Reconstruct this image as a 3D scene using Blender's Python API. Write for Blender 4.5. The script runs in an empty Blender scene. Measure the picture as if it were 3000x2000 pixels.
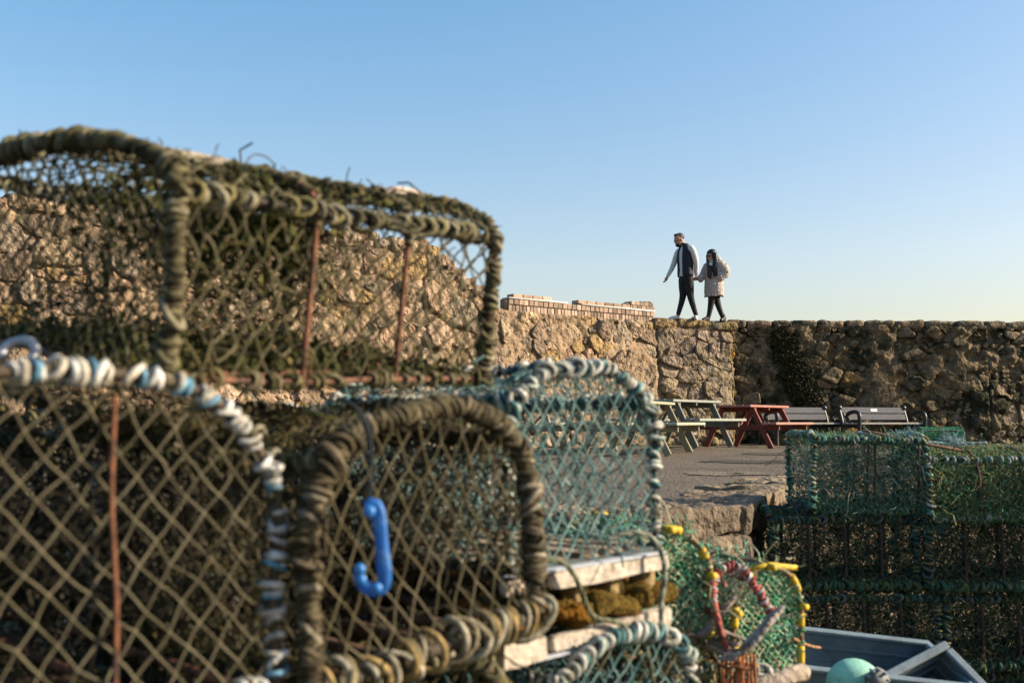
import bpy, math, random
import numpy as np
from mathutils import Vector, Matrix

random.seed(7); RNG = np.random.default_rng(7)
SC = bpy.context.scene
COL = SC.collection
A = np.array

# ------------------------------------------------------------------ camera, sky, sun, exposure
EYE = 0.46; F = 2917.0; PITCH = math.atan(235 / F)
cam_d = bpy.data.cameras.new('camera'); cam = bpy.data.objects.new('camera', cam_d); COL.objects.link(cam)
cam.location = (0, 0, EYE); cam.rotation_euler = (math.radians(90) + PITCH, 0, 0)
cam_d.lens = 35; cam_d.sensor_width = 36; cam_d.clip_start = 0.05; cam_d.clip_end = 6000
cam_d.dof.use_dof = True; cam_d.dof.focus_distance = 17.0; cam_d.dof.aperture_fstop = 3.5; cam_d.dof.aperture_blades = 7
SC.camera = cam
SUN_AZ = math.radians(93); SUN_EL = math.radians(25)     # azimuth from +Y towards +X
world = bpy.data.worlds.new('World'); SC.world = world; world.use_nodes = True
nt = world.node_tree; nt.nodes.clear()
sky = nt.nodes.new('ShaderNodeTexSky'); sky.sky_type = 'NISHITA'; sky.sun_disc = False
sky.sun_elevation = SUN_EL; sky.sun_rotation = SUN_AZ
sky.air_density = 1.3; sky.dust_density = 2.0; sky.ozone_density = 0.8; sky.altitude = 0
bg = nt.nodes.new('ShaderNodeBackground'); bg.inputs[1].default_value = 0.15
wo = nt.nodes.new('ShaderNodeOutputWorld')
# colour response of the sky: a little less range, a little more saturation, over the whole dome
hs = nt.nodes.new('ShaderNodeHueSaturation'); hs.inputs['Saturation'].default_value = 1.65
gm = nt.nodes.new('ShaderNodeGamma'); gm.inputs[1].default_value = 0.65
nt.links.new(sky.outputs[0], hs.inputs['Color']); nt.links.new(hs.outputs[0], gm.inputs[0])
wb = nt.nodes.new('ShaderNodeMix'); wb.data_type = 'RGBA'; wb.blend_type = 'MULTIPLY'; wb.inputs[0].default_value = 1; wb.inputs[7].default_value = (1.015, .975, 1.08, 1)
nt.links.new(gm.outputs[0], wb.inputs[6]); nt.links.new(wb.outputs[2], bg.inputs[0]); nt.links.new(bg.outputs[0], wo.inputs[0])
sun_d = bpy.data.lights.new('sun', 'SUN'); sun_d.energy = 5.0; sun_d.angle = math.radians(0.5); sun_d.color = (1.0, 0.85, 0.65)
sun = bpy.data.objects.new('sun', sun_d); COL.objects.link(sun)
sdir = Vector((math.sin(SUN_AZ) * math.cos(SUN_EL), math.cos(SUN_AZ) * math.cos(SUN_EL), math.sin(SUN_EL)))
sun.rotation_euler = sdir.to_track_quat('Z', 'Y').to_euler(); sun.location = (30, -5, 20)
SC.view_settings.view_transform = 'Standard'; SC.view_settings.look = 'None'
SC.view_settings.exposure = 1.12; SC.view_settings.gamma = 1.0; SC.view_settings.use_curve_mapping = False
SC.cycles.use_denoising = True; SC.cycles.max_bounces = 6; SC.cycles.diffuse_bounces = 3

def at(px, py, Y):
    dx, dy = (px - 1500) / F, (1000 - py) / F
    yd = math.cos(PITCH) - dy * math.sin(PITCH); s = Y / yd
    return A([dx * s, Y, EYE + (math.sin(PITCH) + dy * math.cos(PITCH)) * s])

# ------------------------------------------------------------------ materials
ALB = 0.72
def material(name, rough=0.8, n_scale=8, n_con=0.5, bump=0.3, b_scale=40, b_dist=0.01, patch=None, patch_scale=3, patch_lo=0.55, patch_hi=0.65, metallic=0.0, spec=0.3, random_obj=0.0, stretch=None, coat=0):
    """base colour comes from the 'tint' attribute, broken up by noise; patch = second colour laid on in blotches"""
    m = bpy.data.materials.new(name); m.use_nodes = True
    t = m.node_tree; N = t.nodes; Lk = t.links; b = N['Principled BSDF']
    at_ = N.new('ShaderNodeAttribute'); at_.attribute_name = 'tint'
    geo = N.new('ShaderNodeNewGeometry')
    mp = N.new('ShaderNodeMapping')
    if stretch:
        tc = N.new('ShaderNodeTexCoord'); Lk.new(tc.outputs['Object'], mp.inputs[0]); mp.inputs['Scale'].default_value = stretch
    else:
        Lk.new(geo.outputs['Position'], mp.inputs[0])
    n1 = N.new('ShaderNodeTexNoise'); n1.inputs['Scale'].default_value = n_scale; n1.inputs['Detail'].default_value = 6; n1.inputs['Roughness'].default_value = 0.62
    Lk.new(mp.outputs[0], n1.inputs['Vector'])
    r1 = N.new('ShaderNodeMapRange'); r1.inputs[1].default_value = 0.25; r1.inputs[2].default_value = 0.75
    r1.inputs[3].default_value = (1 - n_con) * ALB; r1.inputs[4].default_value = (1 + n_con) * ALB
    Lk.new(n1.outputs[0], r1.inputs[0])
    mul = N.new('ShaderNodeMix'); mul.data_type = 'RGBA'; mul.blend_type = 'MULTIPLY'; mul.inputs[0].default_value = 1
    Lk.new(at_.outputs['Color'], mul.inputs[6]); Lk.new(r1.outputs[0], mul.inputs[7])
    out = mul.outputs[2]
    if random_obj:
        oi = N.new('ShaderNodeObjectInfo'); r2 = N.new('ShaderNodeMapRange'); r2.inputs[3].default_value = 1 - random_obj; r2.inputs[4].default_value = 1 + random_obj
        Lk.new(oi.outputs['Random'], r2.inputs[0])
        m2 = N.new('ShaderNodeMix'); m2.data_type = 'RGBA'; m2.blend_type = 'MULTIPLY'; m2.inputs[0].default_value = 1
        Lk.new(out, m2.inputs[6]); Lk.new(r2.outputs[0], m2.inputs[7]); out = m2.outputs[2]
    if patch:
        n2 = N.new('ShaderNodeTexNoise'); n2.inputs['Scale'].default_value = patch_scale; n2.inputs['Detail'].default_value = 5; n2.inputs['Roughness'].default_value = 0.7
        Lk.new(mp.outputs[0], n2.inputs['Vector'])
        r3 = N.new('ShaderNodeMapRange'); r3.inputs[1].default_value = patch_lo; r3.inputs[2].default_value = patch_hi
        Lk.new(n2.outputs[0], r3.inputs[0])
        m3 = N.new('ShaderNodeMix'); m3.data_type = 'RGBA'
        Lk.new(r3.outputs[0], m3.inputs[0]); Lk.new(out, m3.inputs[6]); m3.inputs[7].default_value = (*(A(patch) * ALB), 1); out = m3.outputs[2]
    Lk.new(out, b.inputs['Base Color'])
    b.inputs['Roughness'].default_value = rough; b.inputs['Metallic'].default_value = metallic
    b.inputs['Specular IOR Level'].default_value = spec
    if coat: b.inputs['Coat Weight'].default_value = coat
    if bump:
        n3 = N.new('ShaderNodeTexNoise'); n3.inputs['Scale'].default_value = b_scale; n3.inputs['Detail'].default_value = 5
        Lk.new(mp.outputs[0], n3.inputs['Vector'])
        bp = N.new('ShaderNodeBump'); bp.inputs['Strength'].default_value = bump; bp.inputs['Distance'].default_value = b_dist
        Lk.new(n3.outputs[0], bp.inputs['Height']); Lk.new(bp.outputs[0], b.inputs['Normal'])
    return m

M = {}
M['stone'] = material('sandstone', 0.92, 4.5, 0.45, 1.0, 11, 0.14, patch=(0.13, 0.10, 0.06), patch_scale=7, patch_lo=0.54, patch_hi=0.62, spec=0.15)
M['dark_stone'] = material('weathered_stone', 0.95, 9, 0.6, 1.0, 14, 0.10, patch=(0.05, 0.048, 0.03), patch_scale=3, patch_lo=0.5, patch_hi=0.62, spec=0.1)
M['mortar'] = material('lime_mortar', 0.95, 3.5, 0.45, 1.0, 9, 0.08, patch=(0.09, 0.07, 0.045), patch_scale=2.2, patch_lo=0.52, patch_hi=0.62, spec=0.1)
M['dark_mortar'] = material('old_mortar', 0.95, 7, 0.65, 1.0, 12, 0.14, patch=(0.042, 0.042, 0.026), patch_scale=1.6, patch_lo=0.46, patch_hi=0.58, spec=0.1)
M['brick'] = material('brick', 0.9, 14, 0.3, 0.5, 50, 0.01, spec=0.15, random_obj=0.5)
M['quay'] = material('quay_stone', 0.9, 9, 0.5, 1.0, 14, 0.07, patch=(0.13, 0.10, 0.06), patch_scale=3, patch_lo=0.52, patch_hi=0.68, spec=0.2)
M['asphalt'] = material('worn_asphalt', 0.9, 26, 0.5, 1.0, 40, 0.04, patch=(0.10, 0.085, 0.062), patch_scale=0.9, patch_lo=0.45, patch_hi=0.75, spec=0.2)
M['cord'] = material('net_cord', 0.85, 30, 0.45, 0, spec=0.2)
M['rope'] = material('rope', 0.9, 45, 0.6, 0.6, 160, 0.004, patch=(0.10, 0.085, 0.04), patch_scale=22, patch_lo=0.52, patch_hi=0.66, spec=0.2)
M['rod'] = material('rusty_rod', 0.8, 40, 0.6, 0.6, 90, 0.004, patch=(0.06, 0.035, 0.025), patch_scale=30, patch_lo=0.48, patch_hi=0.60, spec=0.3)
M['algae'] = material('algae', 0.9, 20, 0.5, 0, spec=0.15)
M['wood'] = material('weathered_wood', 0.85, 6, 0.3, 0.4, 20, 0.01, spec=0.2, stretch=(1, 9, 9))
M['raw_wood'] = material('salt_bleached_wood', 0.85, 22, 0.45, 0.8, 60, 0.012, patch=(0.16, 0.10, 0.045), patch_scale=16, patch_lo=0.53, patch_hi=0.68, spec=0.2)
M['moss'] = material('moss', 1.0, 40, 0.6, 1.0, 120, 0.02, patch=(0.22, 0.10, 0.015), patch_scale=12, patch_lo=0.5, patch_hi=0.6, spec=0.05)
M['paint'] = material('worn_paint', 0.6, 9, 0.2, 0.2, 60, 0.004, patch=(0.16, 0.13, 0.10), patch_scale=12, patch_lo=0.66, patch_hi=0.74, spec=0.35)
M['iron'] = material('black_cast_iron', 0.45, 9, 0.3, 0.2, 60, 0.003, spec=0.5)
M['plastic'] = material('moulded_plastic', 0.4, 25, 0.12, 0.15, 80, 0.002, spec=0.5)
M['worn_plastic'] = material('worn_plastic', 0.65, 8, 0.35, 0.3, 40, 0.006, patch=(0.10, 0.10, 0.08), patch_scale=7, patch_lo=0.6, patch_hi=0.75, spec=0.35)
M['leaf'] = material('creeper_leaf', 0.8, 15, 0.6, 0, spec=0.2)
M['skin'] = material('skin', 0.6, 30, 0.08, 0, spec=0.4)
M['cloth'] = material('cloth', 0.9, 35, 0.2, 0.4, 150, 0.004, spec=0.15)
M['fleece'] = material('fleece', 1.0, 22, 0.3, 1.0, 45, 0.03, spec=0.05)
M['hair'] = material('hair', 0.5, 30, 0.4, 0.6, 90, 0.01, spec=0.5)
M['padding'] = material('quilted_nylon', 0.55, 30, 0.15, 0.5, 30, 0.02, spec=0.4)

# ------------------------------------------------------------------ mesh tools
class MB:
    def __init__(s): s.v = []; s.t = []; s.f = {3: [], 4: []}; s.n = 0
    def add(s, V, Fc, tint=(1, 1, 1)):
        V = np.asarray(V, float).reshape(-1, 3); Fc = np.asarray(Fc, int)
        t = np.asarray(tint, float)
        if t.ndim == 1: t = np.broadcast_to(t, (len(V), 3))
        s.v.append(V); s.t.append(t); s.f[Fc.shape[1]].append(Fc + s.n); s.n += len(V); return s
    def mesh(s, name, mat, smooth=True):
        V = np.concatenate(s.v); T = np.concatenate(s.t)
        me = bpy.data.meshes.new(name)
        idx = []; st = []; off = 0
        for k in (3, 4):
            if s.f[k]:
                Q = np.concatenate(s.f[k]); idx.append(Q.ravel()); st.append(off + np.arange(len(Q)) * k); off += Q.size
        idx = np.concatenate(idx); st = np.concatenate(st)
        me.vertices.add(len(V)); me.vertices.foreach_set('co', V.ravel().astype(np.float32))
        me.loops.add(len(idx)); me.loops.foreach_set('vertex_index', idx.astype(np.int32))
        me.polygons.add(len(st)); me.polygons.foreach_set('loop_start', st.astype(np.int32))
        me.polygons.foreach_set('use_smooth', np.full(len(st), smooth))
        ca = me.color_attributes.new('tint', 'FLOAT_COLOR', 'POINT')
        C4 = np.ones((len(V), 4), np.float32); C4[:, :3] = T; ca.data.foreach_set('color', C4.ravel())
        me.update(calc_edges=True); me.validate()
        me.materials.append(mat); return me
    def build(s, name, mat, parent=None, smooth=True, loc=None, label=None, kind=None):
        o = bpy.data.objects.new(name, s.mesh(name, mat, smooth)); COL.objects.link(o)
        if parent: o.parent = parent
        if loc is not None: o.location = loc
        if label: o['label'] = label
        if kind: o['kind'] = kind
        return o

def inst(name, me, parent, loc=(0, 0, 0), rot=None, mat4=None):
    o = bpy.data.objects.new(name, me); COL.objects.link(o); o.parent = parent
    if mat4 is not None: o.matrix_local = mat4
    else:
        o.location = loc
        if rot: o.rotation_euler = rot
    return o
def empty(name, label, cat, loc=(0, 0, 0), group=None, rz=0):
    o = bpy.data.objects.new(name, None); COL.objects.link(o); o.empty_display_size = 0.1
    o.location = loc; o.rotation_euler = (0, 0, rz); o['label'] = label; o['category'] = cat
    if group: o['group'] = group
    return o
def tag(o, label, cat, group=None):
    o['label'] = label; o['category'] = cat
    if group: o['group'] = group
    return o
def copy_tree(o, parent=None):
    c = o.copy(); COL.objects.link(c)
    if parent: c.parent = parent
    for ch in [x for x in bpy.data.objects if x.parent == o]: copy_tree(ch, c)
    return c
def basis(O, ex, ey):
    ex = Vector(ex).normalized(); ey = Vector(ey); ez = ex.cross(ey).normalized(); ey = ez.cross(ex)
    m = Matrix.Identity(4)
    for i in range(3): m[i][0] = ex[i]; m[i][1] = ey[i]; m[i][2] = ez[i]; m[i][3] = O[i]
    return m

def nrm(v): return v / np.maximum(np.linalg.norm(v, axis=-1, keepdims=True), 1e-9)
REFS = nrm(A([[.1, .2, .97], [.95, .2, .1], [.2, .95, -.1], [.5, -.6, .6], [-.6, .5, .55]]))
def sweep(mb, P, rad, S=4, closed=False, ref=None, tint=(1, 1, 1), caps=False):
    P = np.asarray(P, float)
    if P.ndim == 2: P = P[None]
    n, K, _ = P.shape
    if closed: T = np.roll(P, -1, 1) - np.roll(P, 1, 1)
    else:
        T = np.empty_like(P); T[:, 1:-1] = P[:, 2:] - P[:, :-2]; T[:, 0] = P[:, 1] - P[:, 0]; T[:, -1] = P[:, -1] - P[:, -2]
    T = nrm(T)
    if ref is None:
        c = np.stack([np.linalg.norm(np.cross(T, r), axis=-1).min(1) for r in REFS], 1)
        ref = REFS[c.argmax(1)][:, None]
    else:
        ref = np.asarray(ref, float)
        ref = ref[None, None] if ref.ndim == 1 else ref[:, None]
    Nn = nrm(np.cross(T, ref)); B = np.cross(T, Nn)
    rad = np.broadcast_to(np.asarray(rad, float).reshape((n, -1) if np.ndim(rad) else (1, 1)), (n, K))
    if caps and not closed:
        P = np.concatenate([P[:, :1], P, P[:, -1:]], 1); Nn = np.concatenate([Nn[:, :1], Nn, Nn[:, -1:]], 1); B = np.concatenate([B[:, :1], B, B[:, -1:]], 1)
        z = np.full((n, 1), 1e-5); rad = np.concatenate([z, rad, z], 1); K += 2
    th = np.arange(S) * 2 * math.pi / S
    V = P[:, :, None] + rad[:, :, None, None] * (np.cos(th)[:, None] * Nn[:, :, None] + np.sin(th)[:, None] * B[:, :, None])
    Kf = K if closed else K - 1
    i, k, s_ = np.meshgrid(np.arange(n), np.arange(Kf), np.arange(S), indexing='ij')
    k2 = (k + 1) % K; s2 = (s_ + 1) % S
    ix = lambda k, s: (i * K + k) * S + s
    Q = np.stack([ix(k, s_), ix(k, s2), ix(k2, s2), ix(k2, s_)], -1).reshape(-1, 4)
    t = np.asarray(tint, float)
    if t.ndim == 3: t = np.repeat(t.reshape(-1, 3), S, 0)
    elif t.ndim == 2: t = np.repeat(t, K * S, 0)
    mb.add(V.reshape(-1, 3), Q, t)

def resample(p, step=None, n=None):
    p = np.asarray(p, float); d = np.r_[0, np.cumsum(np.linalg.norm(np.diff(p, axis=0), axis=1))]
    if n is None: n = max(2, int(round(d[-1] / step)) + 1)
    s = np.linspace(0, d[-1], n)
    return np.stack([np.interp(s, d, p[:, i]) for i in range(p.shape[1])], 1)
def smooth(p, it=2, closed=False):
    p = np.asarray(p, float)
    for _ in range(it):
        if closed: q = np.roll(p, -1, 0); p = np.stack([.75 * p + .25 * q, .25 * p + .75 * q], 1).reshape(-1, p.shape[1])
        else:
            a, b = p[:-1], p[1:]; m = np.stack([.75 * a + .25 * b, .25 * a + .75 * b], 1).reshape(-1, p.shape[1])
            p = np.concatenate([p[:1], m, p[-1:]])
    return p
def wob(p, amp, rng, step=4):
    n = len(p); k = max(2, n // step + 2); c = rng.normal(0, amp, (k, 3)); x = np.linspace(0, k - 1, n)
    return p + np.stack([np.interp(x, np.arange(k), c[:, i]) for i in range(3)], 1)
def pick(rng, pal, n, var=0.2):
    pal = A(pal); return pal[rng.integers(0, len(pal), n)] * rng.uniform(1 - var, 1 + var, (n, 1))
def lash(mb, path, R, r, pitch, pal, rng, S=5, K=10, skip=0.0, tilt=0.5, pair=False, jit=0.25):
    """separate turns of rope round a path"""
    path = np.asarray(path, float); d = np.r_[0, np.cumsum(np.linalg.norm(np.diff(path, axis=0), axis=1))]
    n = max(2, int(d[-1] / pitch)); s = (np.arange(n) + .5) * d[-1] / n + rng.normal(0, pitch * .15, n)
    if rng is not None and skip: s = s[rng.random(n) > skip]
    if pair: s = np.concatenate([s + k * r * 1.85 for k in range(int(pair) + 1)]); s = s[rng.random(len(s)) > .12]
    s = np.clip(s, 0, d[-1]); n = len(s)
    C = np.stack([np.interp(s, d, path[:, i]) for i in range(3)], 1)
    e = np.clip(s + .004, 0, d[-1]); e0 = np.clip(s - .004, 0, d[-1])
    T = nrm(np.stack([np.interp(e, d, path[:, i]) for i in range(3)], 1) - np.stack([np.interp(e0, d, path[:, i]) for i in range(3)], 1))
    rf = REFS[np.abs(T @ REFS.T).argmin(1)]
    N = nrm(np.cross(T, rf)); B = np.cross(T, N)
    ph = np.arange(K) * 2 * math.pi / K
    lf = np.interp(s, np.linspace(0, d[-1], 14), rng.uniform(1 - jit * .9, 1 + jit * .9, 14))[:, None]
    Rn = R * lf * rng.uniform(1 - jit * .8, 1 + jit * .8, (n, 1)); tl = rng.normal(tilt, .45, (n, 1)) * Rn; p0 = rng.uniform(-.9, .9, (n, 1))
    C = C + rng.normal(0, R * .13, C.shape)
    c, s_ = np.cos(ph)[None], np.sin(ph)[None]
    P = C[:, None] + Rn[:, :, None] * (c[:, :, None] * N[:, None] + s_[:, :, None] * B[:, None] * rng.uniform(.8, 1.15, (n, 1, 1))) + (tl * np.cos(ph[None] + p0))[:, :, None] * T[:, None]
    sweep(mb, P, r * rng.uniform(.75, 1.2, (n, 1)) * np.ones((1, K)), S, True, ref=T, tint=pick(rng, pal, n))
def wrap(mb, path, R, r, pitch, pal, rng, S=6, K=12, jit=.2, fuzz=0):
    """rope wound tightly round a path as one continuous helix"""
    path = resample(path, step=.004); L_ = len(path) * .004; n = int(L_ / pitch) * K
    u = np.linspace(0, 1, n); ds = 1 + .5 * np.interp(u, np.linspace(0, 1, max(4, n // (K * 2))), rng.uniform(-1, 1, max(4, n // (K * 2))))
    s_ = np.cumsum(ds); s_ = s_ / s_[-1] * (len(path) - 1); C = np.stack([np.interp(s_, np.arange(len(path)), path[:, i]) for i in range(3)], 1)
    T = nrm(np.gradient(smooth_path(path), axis=0)); T = nrm(np.stack([np.interp(s_, np.arange(len(path)), T[:, i]) for i in range(3)], 1))
    rf = REFS[np.abs(T @ REFS.T).max(0).argmin()]; N = nrm(np.cross(T, rf)); B = np.cross(T, N); ph = np.arange(n) * 2 * math.pi / K
    nz = lambda k, a: 1 + a * np.interp(u, np.linspace(0, 1, k), rng.uniform(-1, 1, k))
    Rr = R * nz(max(4, int(L_ / .05)), jit) * nz(max(4, n // 5), jit * .6)
    sk = T * (R * .5 * np.cos(ph * 1 + 3 * np.sin(u * 9)))[:, None] * nz(max(4, n // (3 * K)), 1.0)[:, None]
    P = C + Rr[:, None] * (np.cos(ph)[:, None] * N + np.sin(ph)[:, None] * B) + sk
    k = max(4, n // 7); pc = pick(rng, pal, k, .25); tn = np.stack([np.interp(u, np.linspace(0, 1, k), pc[:, i]) for i in range(3)], 1)
    sweep(mb, P, (r * nz(max(4, n // 6), .22))[None], S, tint=tn[None])
    if fuzz: q = P[rng.integers(0, n, fuzz)]; fibres(mb, q, R * .9, .0009, pal, rng, K=4)
def smooth_path(p):
    q = p.copy()
    for _ in range(6): q[1:-1] = (q[:-2] + q[2:] + q[1:-1]) / 3
    return q
def knots(mb, C, r, tint):
    o = A([[1, 0, 0], [-1, 0, 0], [0, 1, 0], [0, -1, 0], [0, 0, 1], [0, 0, -1]]) * 1.0
    n = len(C); V = C[:, None] + o[None] * (r if np.ndim(r) == 0 else r[:, None, None])
    f = A([[0, 2, 4], [2, 1, 4], [1, 3, 4], [3, 0, 4], [2, 0, 5], [1, 2, 5], [3, 1, 5], [0, 3, 5]])
    t = np.asarray(tint, float); t = np.repeat(t, 6, 0) if t.ndim == 2 else t
    mb.add(V.reshape(-1, 3), (f[None] + 6 * np.arange(n)[:, None, None]).reshape(-1, 3), t)
def fibres(mb, C, length, r, pal, rng, K=5, S=3, droop=0.0, curl=1.0):
    n = len(C); D = nrm(rng.normal(0, 1, (n, 3))); Ln = length * rng.uniform(.4, 1.4, (n, 1))
    P = [C]; cur = C
    for k in range(K - 1):
        D = nrm(D + rng.normal(0, .45 * curl, (n, 3)) + A([0, 0, -droop])); cur = cur + D * Ln / (K - 1); P.append(cur)
    sweep(mb, np.stack(P, 1), r, S, tint=pick(rng, pal, n, .35))
def leaves(mb, C, size, pal, rng, nrm_dir=None):
    n = len(C); a = nrm(rng.normal(0, 1, (n, 3))); b = nrm(np.cross(a, rng.normal(0, 1, (n, 3))))
    sz = size * rng.uniform(.5, 1.4, (n, 1)); a = a * sz; b = b * sz * .6
    V = np.stack([C - a, C + b, C + a, C - b], 1).reshape(-1, 3)
    mb.add(V, np.arange(4 * n).reshape(-1, 4), np.repeat(pick(rng, pal, n, .35), 4, 0))
def box(mb, c, size, tint=(1, 1, 1), R=None, bev=0.0):
    """box with chamfered edges if bev"""
    hx, hy, hz = A(size) / 2
    if bev <= 0:
        V = A([[x, y, z] for x in (-hx, hx) for y in (-hy, hy) for z in (-hz, hz)])
        Q = A([[0, 1, 3, 2], [4, 6, 7, 5], [0, 4, 5, 1], [2, 3, 7, 6], [0, 2, 6, 4], [1, 5, 7, 3]])
        if R is not None: V = V @ np.asarray(R).T
        mb.add(V + A(c), Q, tint); return
    b = bev; V = []; 
    for z, i in ((-hz, b), (-hz + b, 0), (hz - b, 0), (hz, b)):
        V += [[-hx + i, -hy + i + (b if i == 0 else 0), z], [-hx + i + (b if i == 0 else 0), -hy + i, z], [hx - i - (b if i == 0 else 0), -hy + i, z], [hx - i, -hy + i + (b if i == 0 else 0), z],
              [hx - i, hy - i - (b if i == 0 else 0), z], [hx - i - (b if i == 0 else 0), hy - i, z], [-hx + i + (b if i == 0 else 0), hy - i, z], [-hx + i, hy - i - (b if i == 0 else 0), z]]
    V = A(V, float)
    Q = [[8 * k + j, 8 * k + (j + 1) % 8, 8 * k + 8 + (j + 1) % 8, 8 * k + 8 + j] for k in range(3) for j in range(8)]
    Q += [[0, 7, 6, 5], [0, 5, 4, 3], [0, 3, 2, 1]]; o = 24; Q += [[o, o + 1, o + 2, o + 3], [o, o + 3, o + 4, o + 5], [o, o + 5, o + 6, o + 7]]
    if R is not None: V = V @ np.asarray(R).T
    mb.add(V + A(c), A(Q), tint)
def rotm(rx=0, ry=0, rz=0):
    return np.asarray(Matrix.Rotation(rz, 3, 'Z') @ Matrix.Rotation(ry, 3, 'Y') @ Matrix.Rotation(rx, 3, 'X'))
# cheap value noise for displacement
_P = RNG.random((32, 32, 32))
def vnoise(p, scale=1.0):
    q = np.asarray(p) * scale; i = np.floor(q).astype(int); f = q - i; f = f * f * (3 - 2 * f); r = 0
    for dx in (0, 1):
        for dy in (0, 1):
            for dz in (0, 1):
                w = (f[..., 0] if dx else 1 - f[..., 0]) * (f[..., 1] if dy else 1 - f[..., 1]) * (f[..., 2] if dz else 1 - f[..., 2])
                r = r + w * _P[(i[..., 0] + dx) % 32, (i[..., 1] + dy) % 32, (i[..., 2] + dz) % 32]
    return r - 0.5
def fnoise(p, scale, oct=3):
    return sum(vnoise(np.asarray(p) + 7.3 * k, scale * 2 ** k) / 1.8 ** k for k in range(oct))
def ball(mb, c, r, tint, seg=10, rings=7, R=None, lump=0.0):
    u = np.arange(seg) * 2 * math.pi / seg; v = np.linspace(0, math.pi, rings)
    V = np.stack([np.outer(np.sin(v), np.cos(u)), np.outer(np.sin(v), np.sin(u)), np.outer(np.cos(v), np.ones(seg))], -1)
    if lump: V = V * (1 + lump * fnoise(V + A(c) * 3, 2.3)[..., None])
    V = V * A(r)
    if R is not None: V = V @ np.asarray(R).T
    V = V + A(c)
    Q = [[i * seg + j, i * seg + (j + 1) % seg, (i + 1) * seg + (j + 1) % seg, (i + 1) * seg + j] for i in range(rings - 1) for j in range(seg)]
    mb.add(V.reshape(-1, 3), A(Q), tint)
def block(mb, size, seed=0, m=(6, 4, 4), k=9, amp=0.03, tint=(1, 1, 1), c=(0, 0, 0), R=None):
    """rough hewn block centred on c: rounded and uneven"""
    h = A(size) / 2; off = A([seed * 1.7, seed * .9, seed * 2.3])
    for ax in range(3):
        a, b = [i for i in range(3) if i != ax]
        for sg in (-1, 1):
            U, W = np.meshgrid(np.linspace(-1, 1, m[a] + 1), np.linspace(-1, 1, m[b] + 1), indexing='ij')
            p = np.zeros(U.shape + (3,)); p[..., a] = U; p[..., b] = W; p[..., ax] = sg
            p = p / ((np.abs(p) ** k).sum(-1, keepdims=True) ** (1 / k))
            q = p * h
            q = q + p * (fnoise(q + off, 3.5 / max(size) ** .5, 3)[..., None]) * amp * 2
            if R is not None: q = q @ np.asarray(R).T
            q = q + A(c)
            n1, n2 = U.shape; I = np.arange(n1 * n2).reshape(n1, n2)
            Q = np.stack([I[:-1, :-1], I[1:, :-1], I[1:, 1:], I[:-1, 1:]], -1).reshape(-1, 4)
            if (sg == 1) == (ax == 1): Q = Q[:, ::-1]
            mb.add(q.reshape(-1, 3), Q, tint)

# ------------------------------------------------------------------ ground
E_ = [(-30, 9.5), (-8, 6.6), (-2, 5.15), (0.6, 5.06), (1.25, 5.42), (2.0, 7.25), (3.6, 8.6), (14, 12.5), (60, 26)]
EX = A([p[0] for p in E_]); EY = A([p[1] for p in E_])
LOW = -1.29
mb = MB(); mb.add([[-900, -900, LOW], [900, -900, LOW], [900, 900, LOW], [-900, 900, LOW]], [[0, 1, 2, 3]], (.11, .095, .075))
o = mb.build('ground', M['asphalt']); o['kind'] = 'structure'
xs = np.arange(-9, 16.01, .12); ys = np.arange(4.8, 24.01, .12)
X, Y = np.meshgrid(xs, ys, indexing='ij')
Pn = np.stack([X, Y, np.zeros_like(X)], -1)
Z = fnoise(Pn, .5, 3) * .02 + fnoise(Pn, 4, 2) * .012 + .06 * np.exp(-((X - 2.75) ** 2 + (Y - 16.3) ** 2) / 2.4)
V = np.stack([X, Y, Z - .01], -1); I = np.arange(X.size).reshape(X.shape)
Q = np.stack([I[:-1, :-1], I[1:, :-1], I[1:, 1:], I[:-1, 1:]], -1).reshape(-1, 4)
cx, cy = V.reshape(-1, 3)[Q].mean(1)[:, 0], V.reshape(-1, 3)[Q].mean(1)[:, 1]
Q = Q[cy > np.interp(cx, EX, EY) + .22]
base = A([.19, .155, .118]); green = A([.11, .105, .05])
w = np.clip((Y - 18.6) / 1.8 + fnoise(Pn, 1.5, 2) * 1.2, 0, 1)[..., None]
tn = base * (1 - w) + green * w
mb = MB(); mb.add(V.reshape(-1, 3), Q, tn.reshape(-1, 3))
pav = mb.build('pavement', M['asphalt']); pav['kind'] = 'structure'
mb = MB()   # pebbles and grit on the paving
rg = np.random.default_rng(3); n = 2600
gx = rg.uniform(-2, 11, n); gy = np.interp(gx, EX, EY) + .3 + rg.exponential(2.4, n); k = gy < 20; gx, gy = gx[k], gy[k]
for x, y in zip(gx, gy):
    pass
C = np.stack([gx, gy, fnoise(np.stack([gx, gy, 0 * gx], -1), .5, 3) * .02 + .001], -1)
knots(mb, C, rg.uniform(.002, .007, len(C)), pick(rg, [(.26, .21, .16), (.16, .12, .09), (.36, .31, .25), (.2, .16, .12)], len(C)))
o = mb.build('gravel', M['stone'], smooth=False); o['kind'] = 'stuff'; tag(o, 'small pebbles and grit scattered over the paving', 'gravel')

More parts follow.
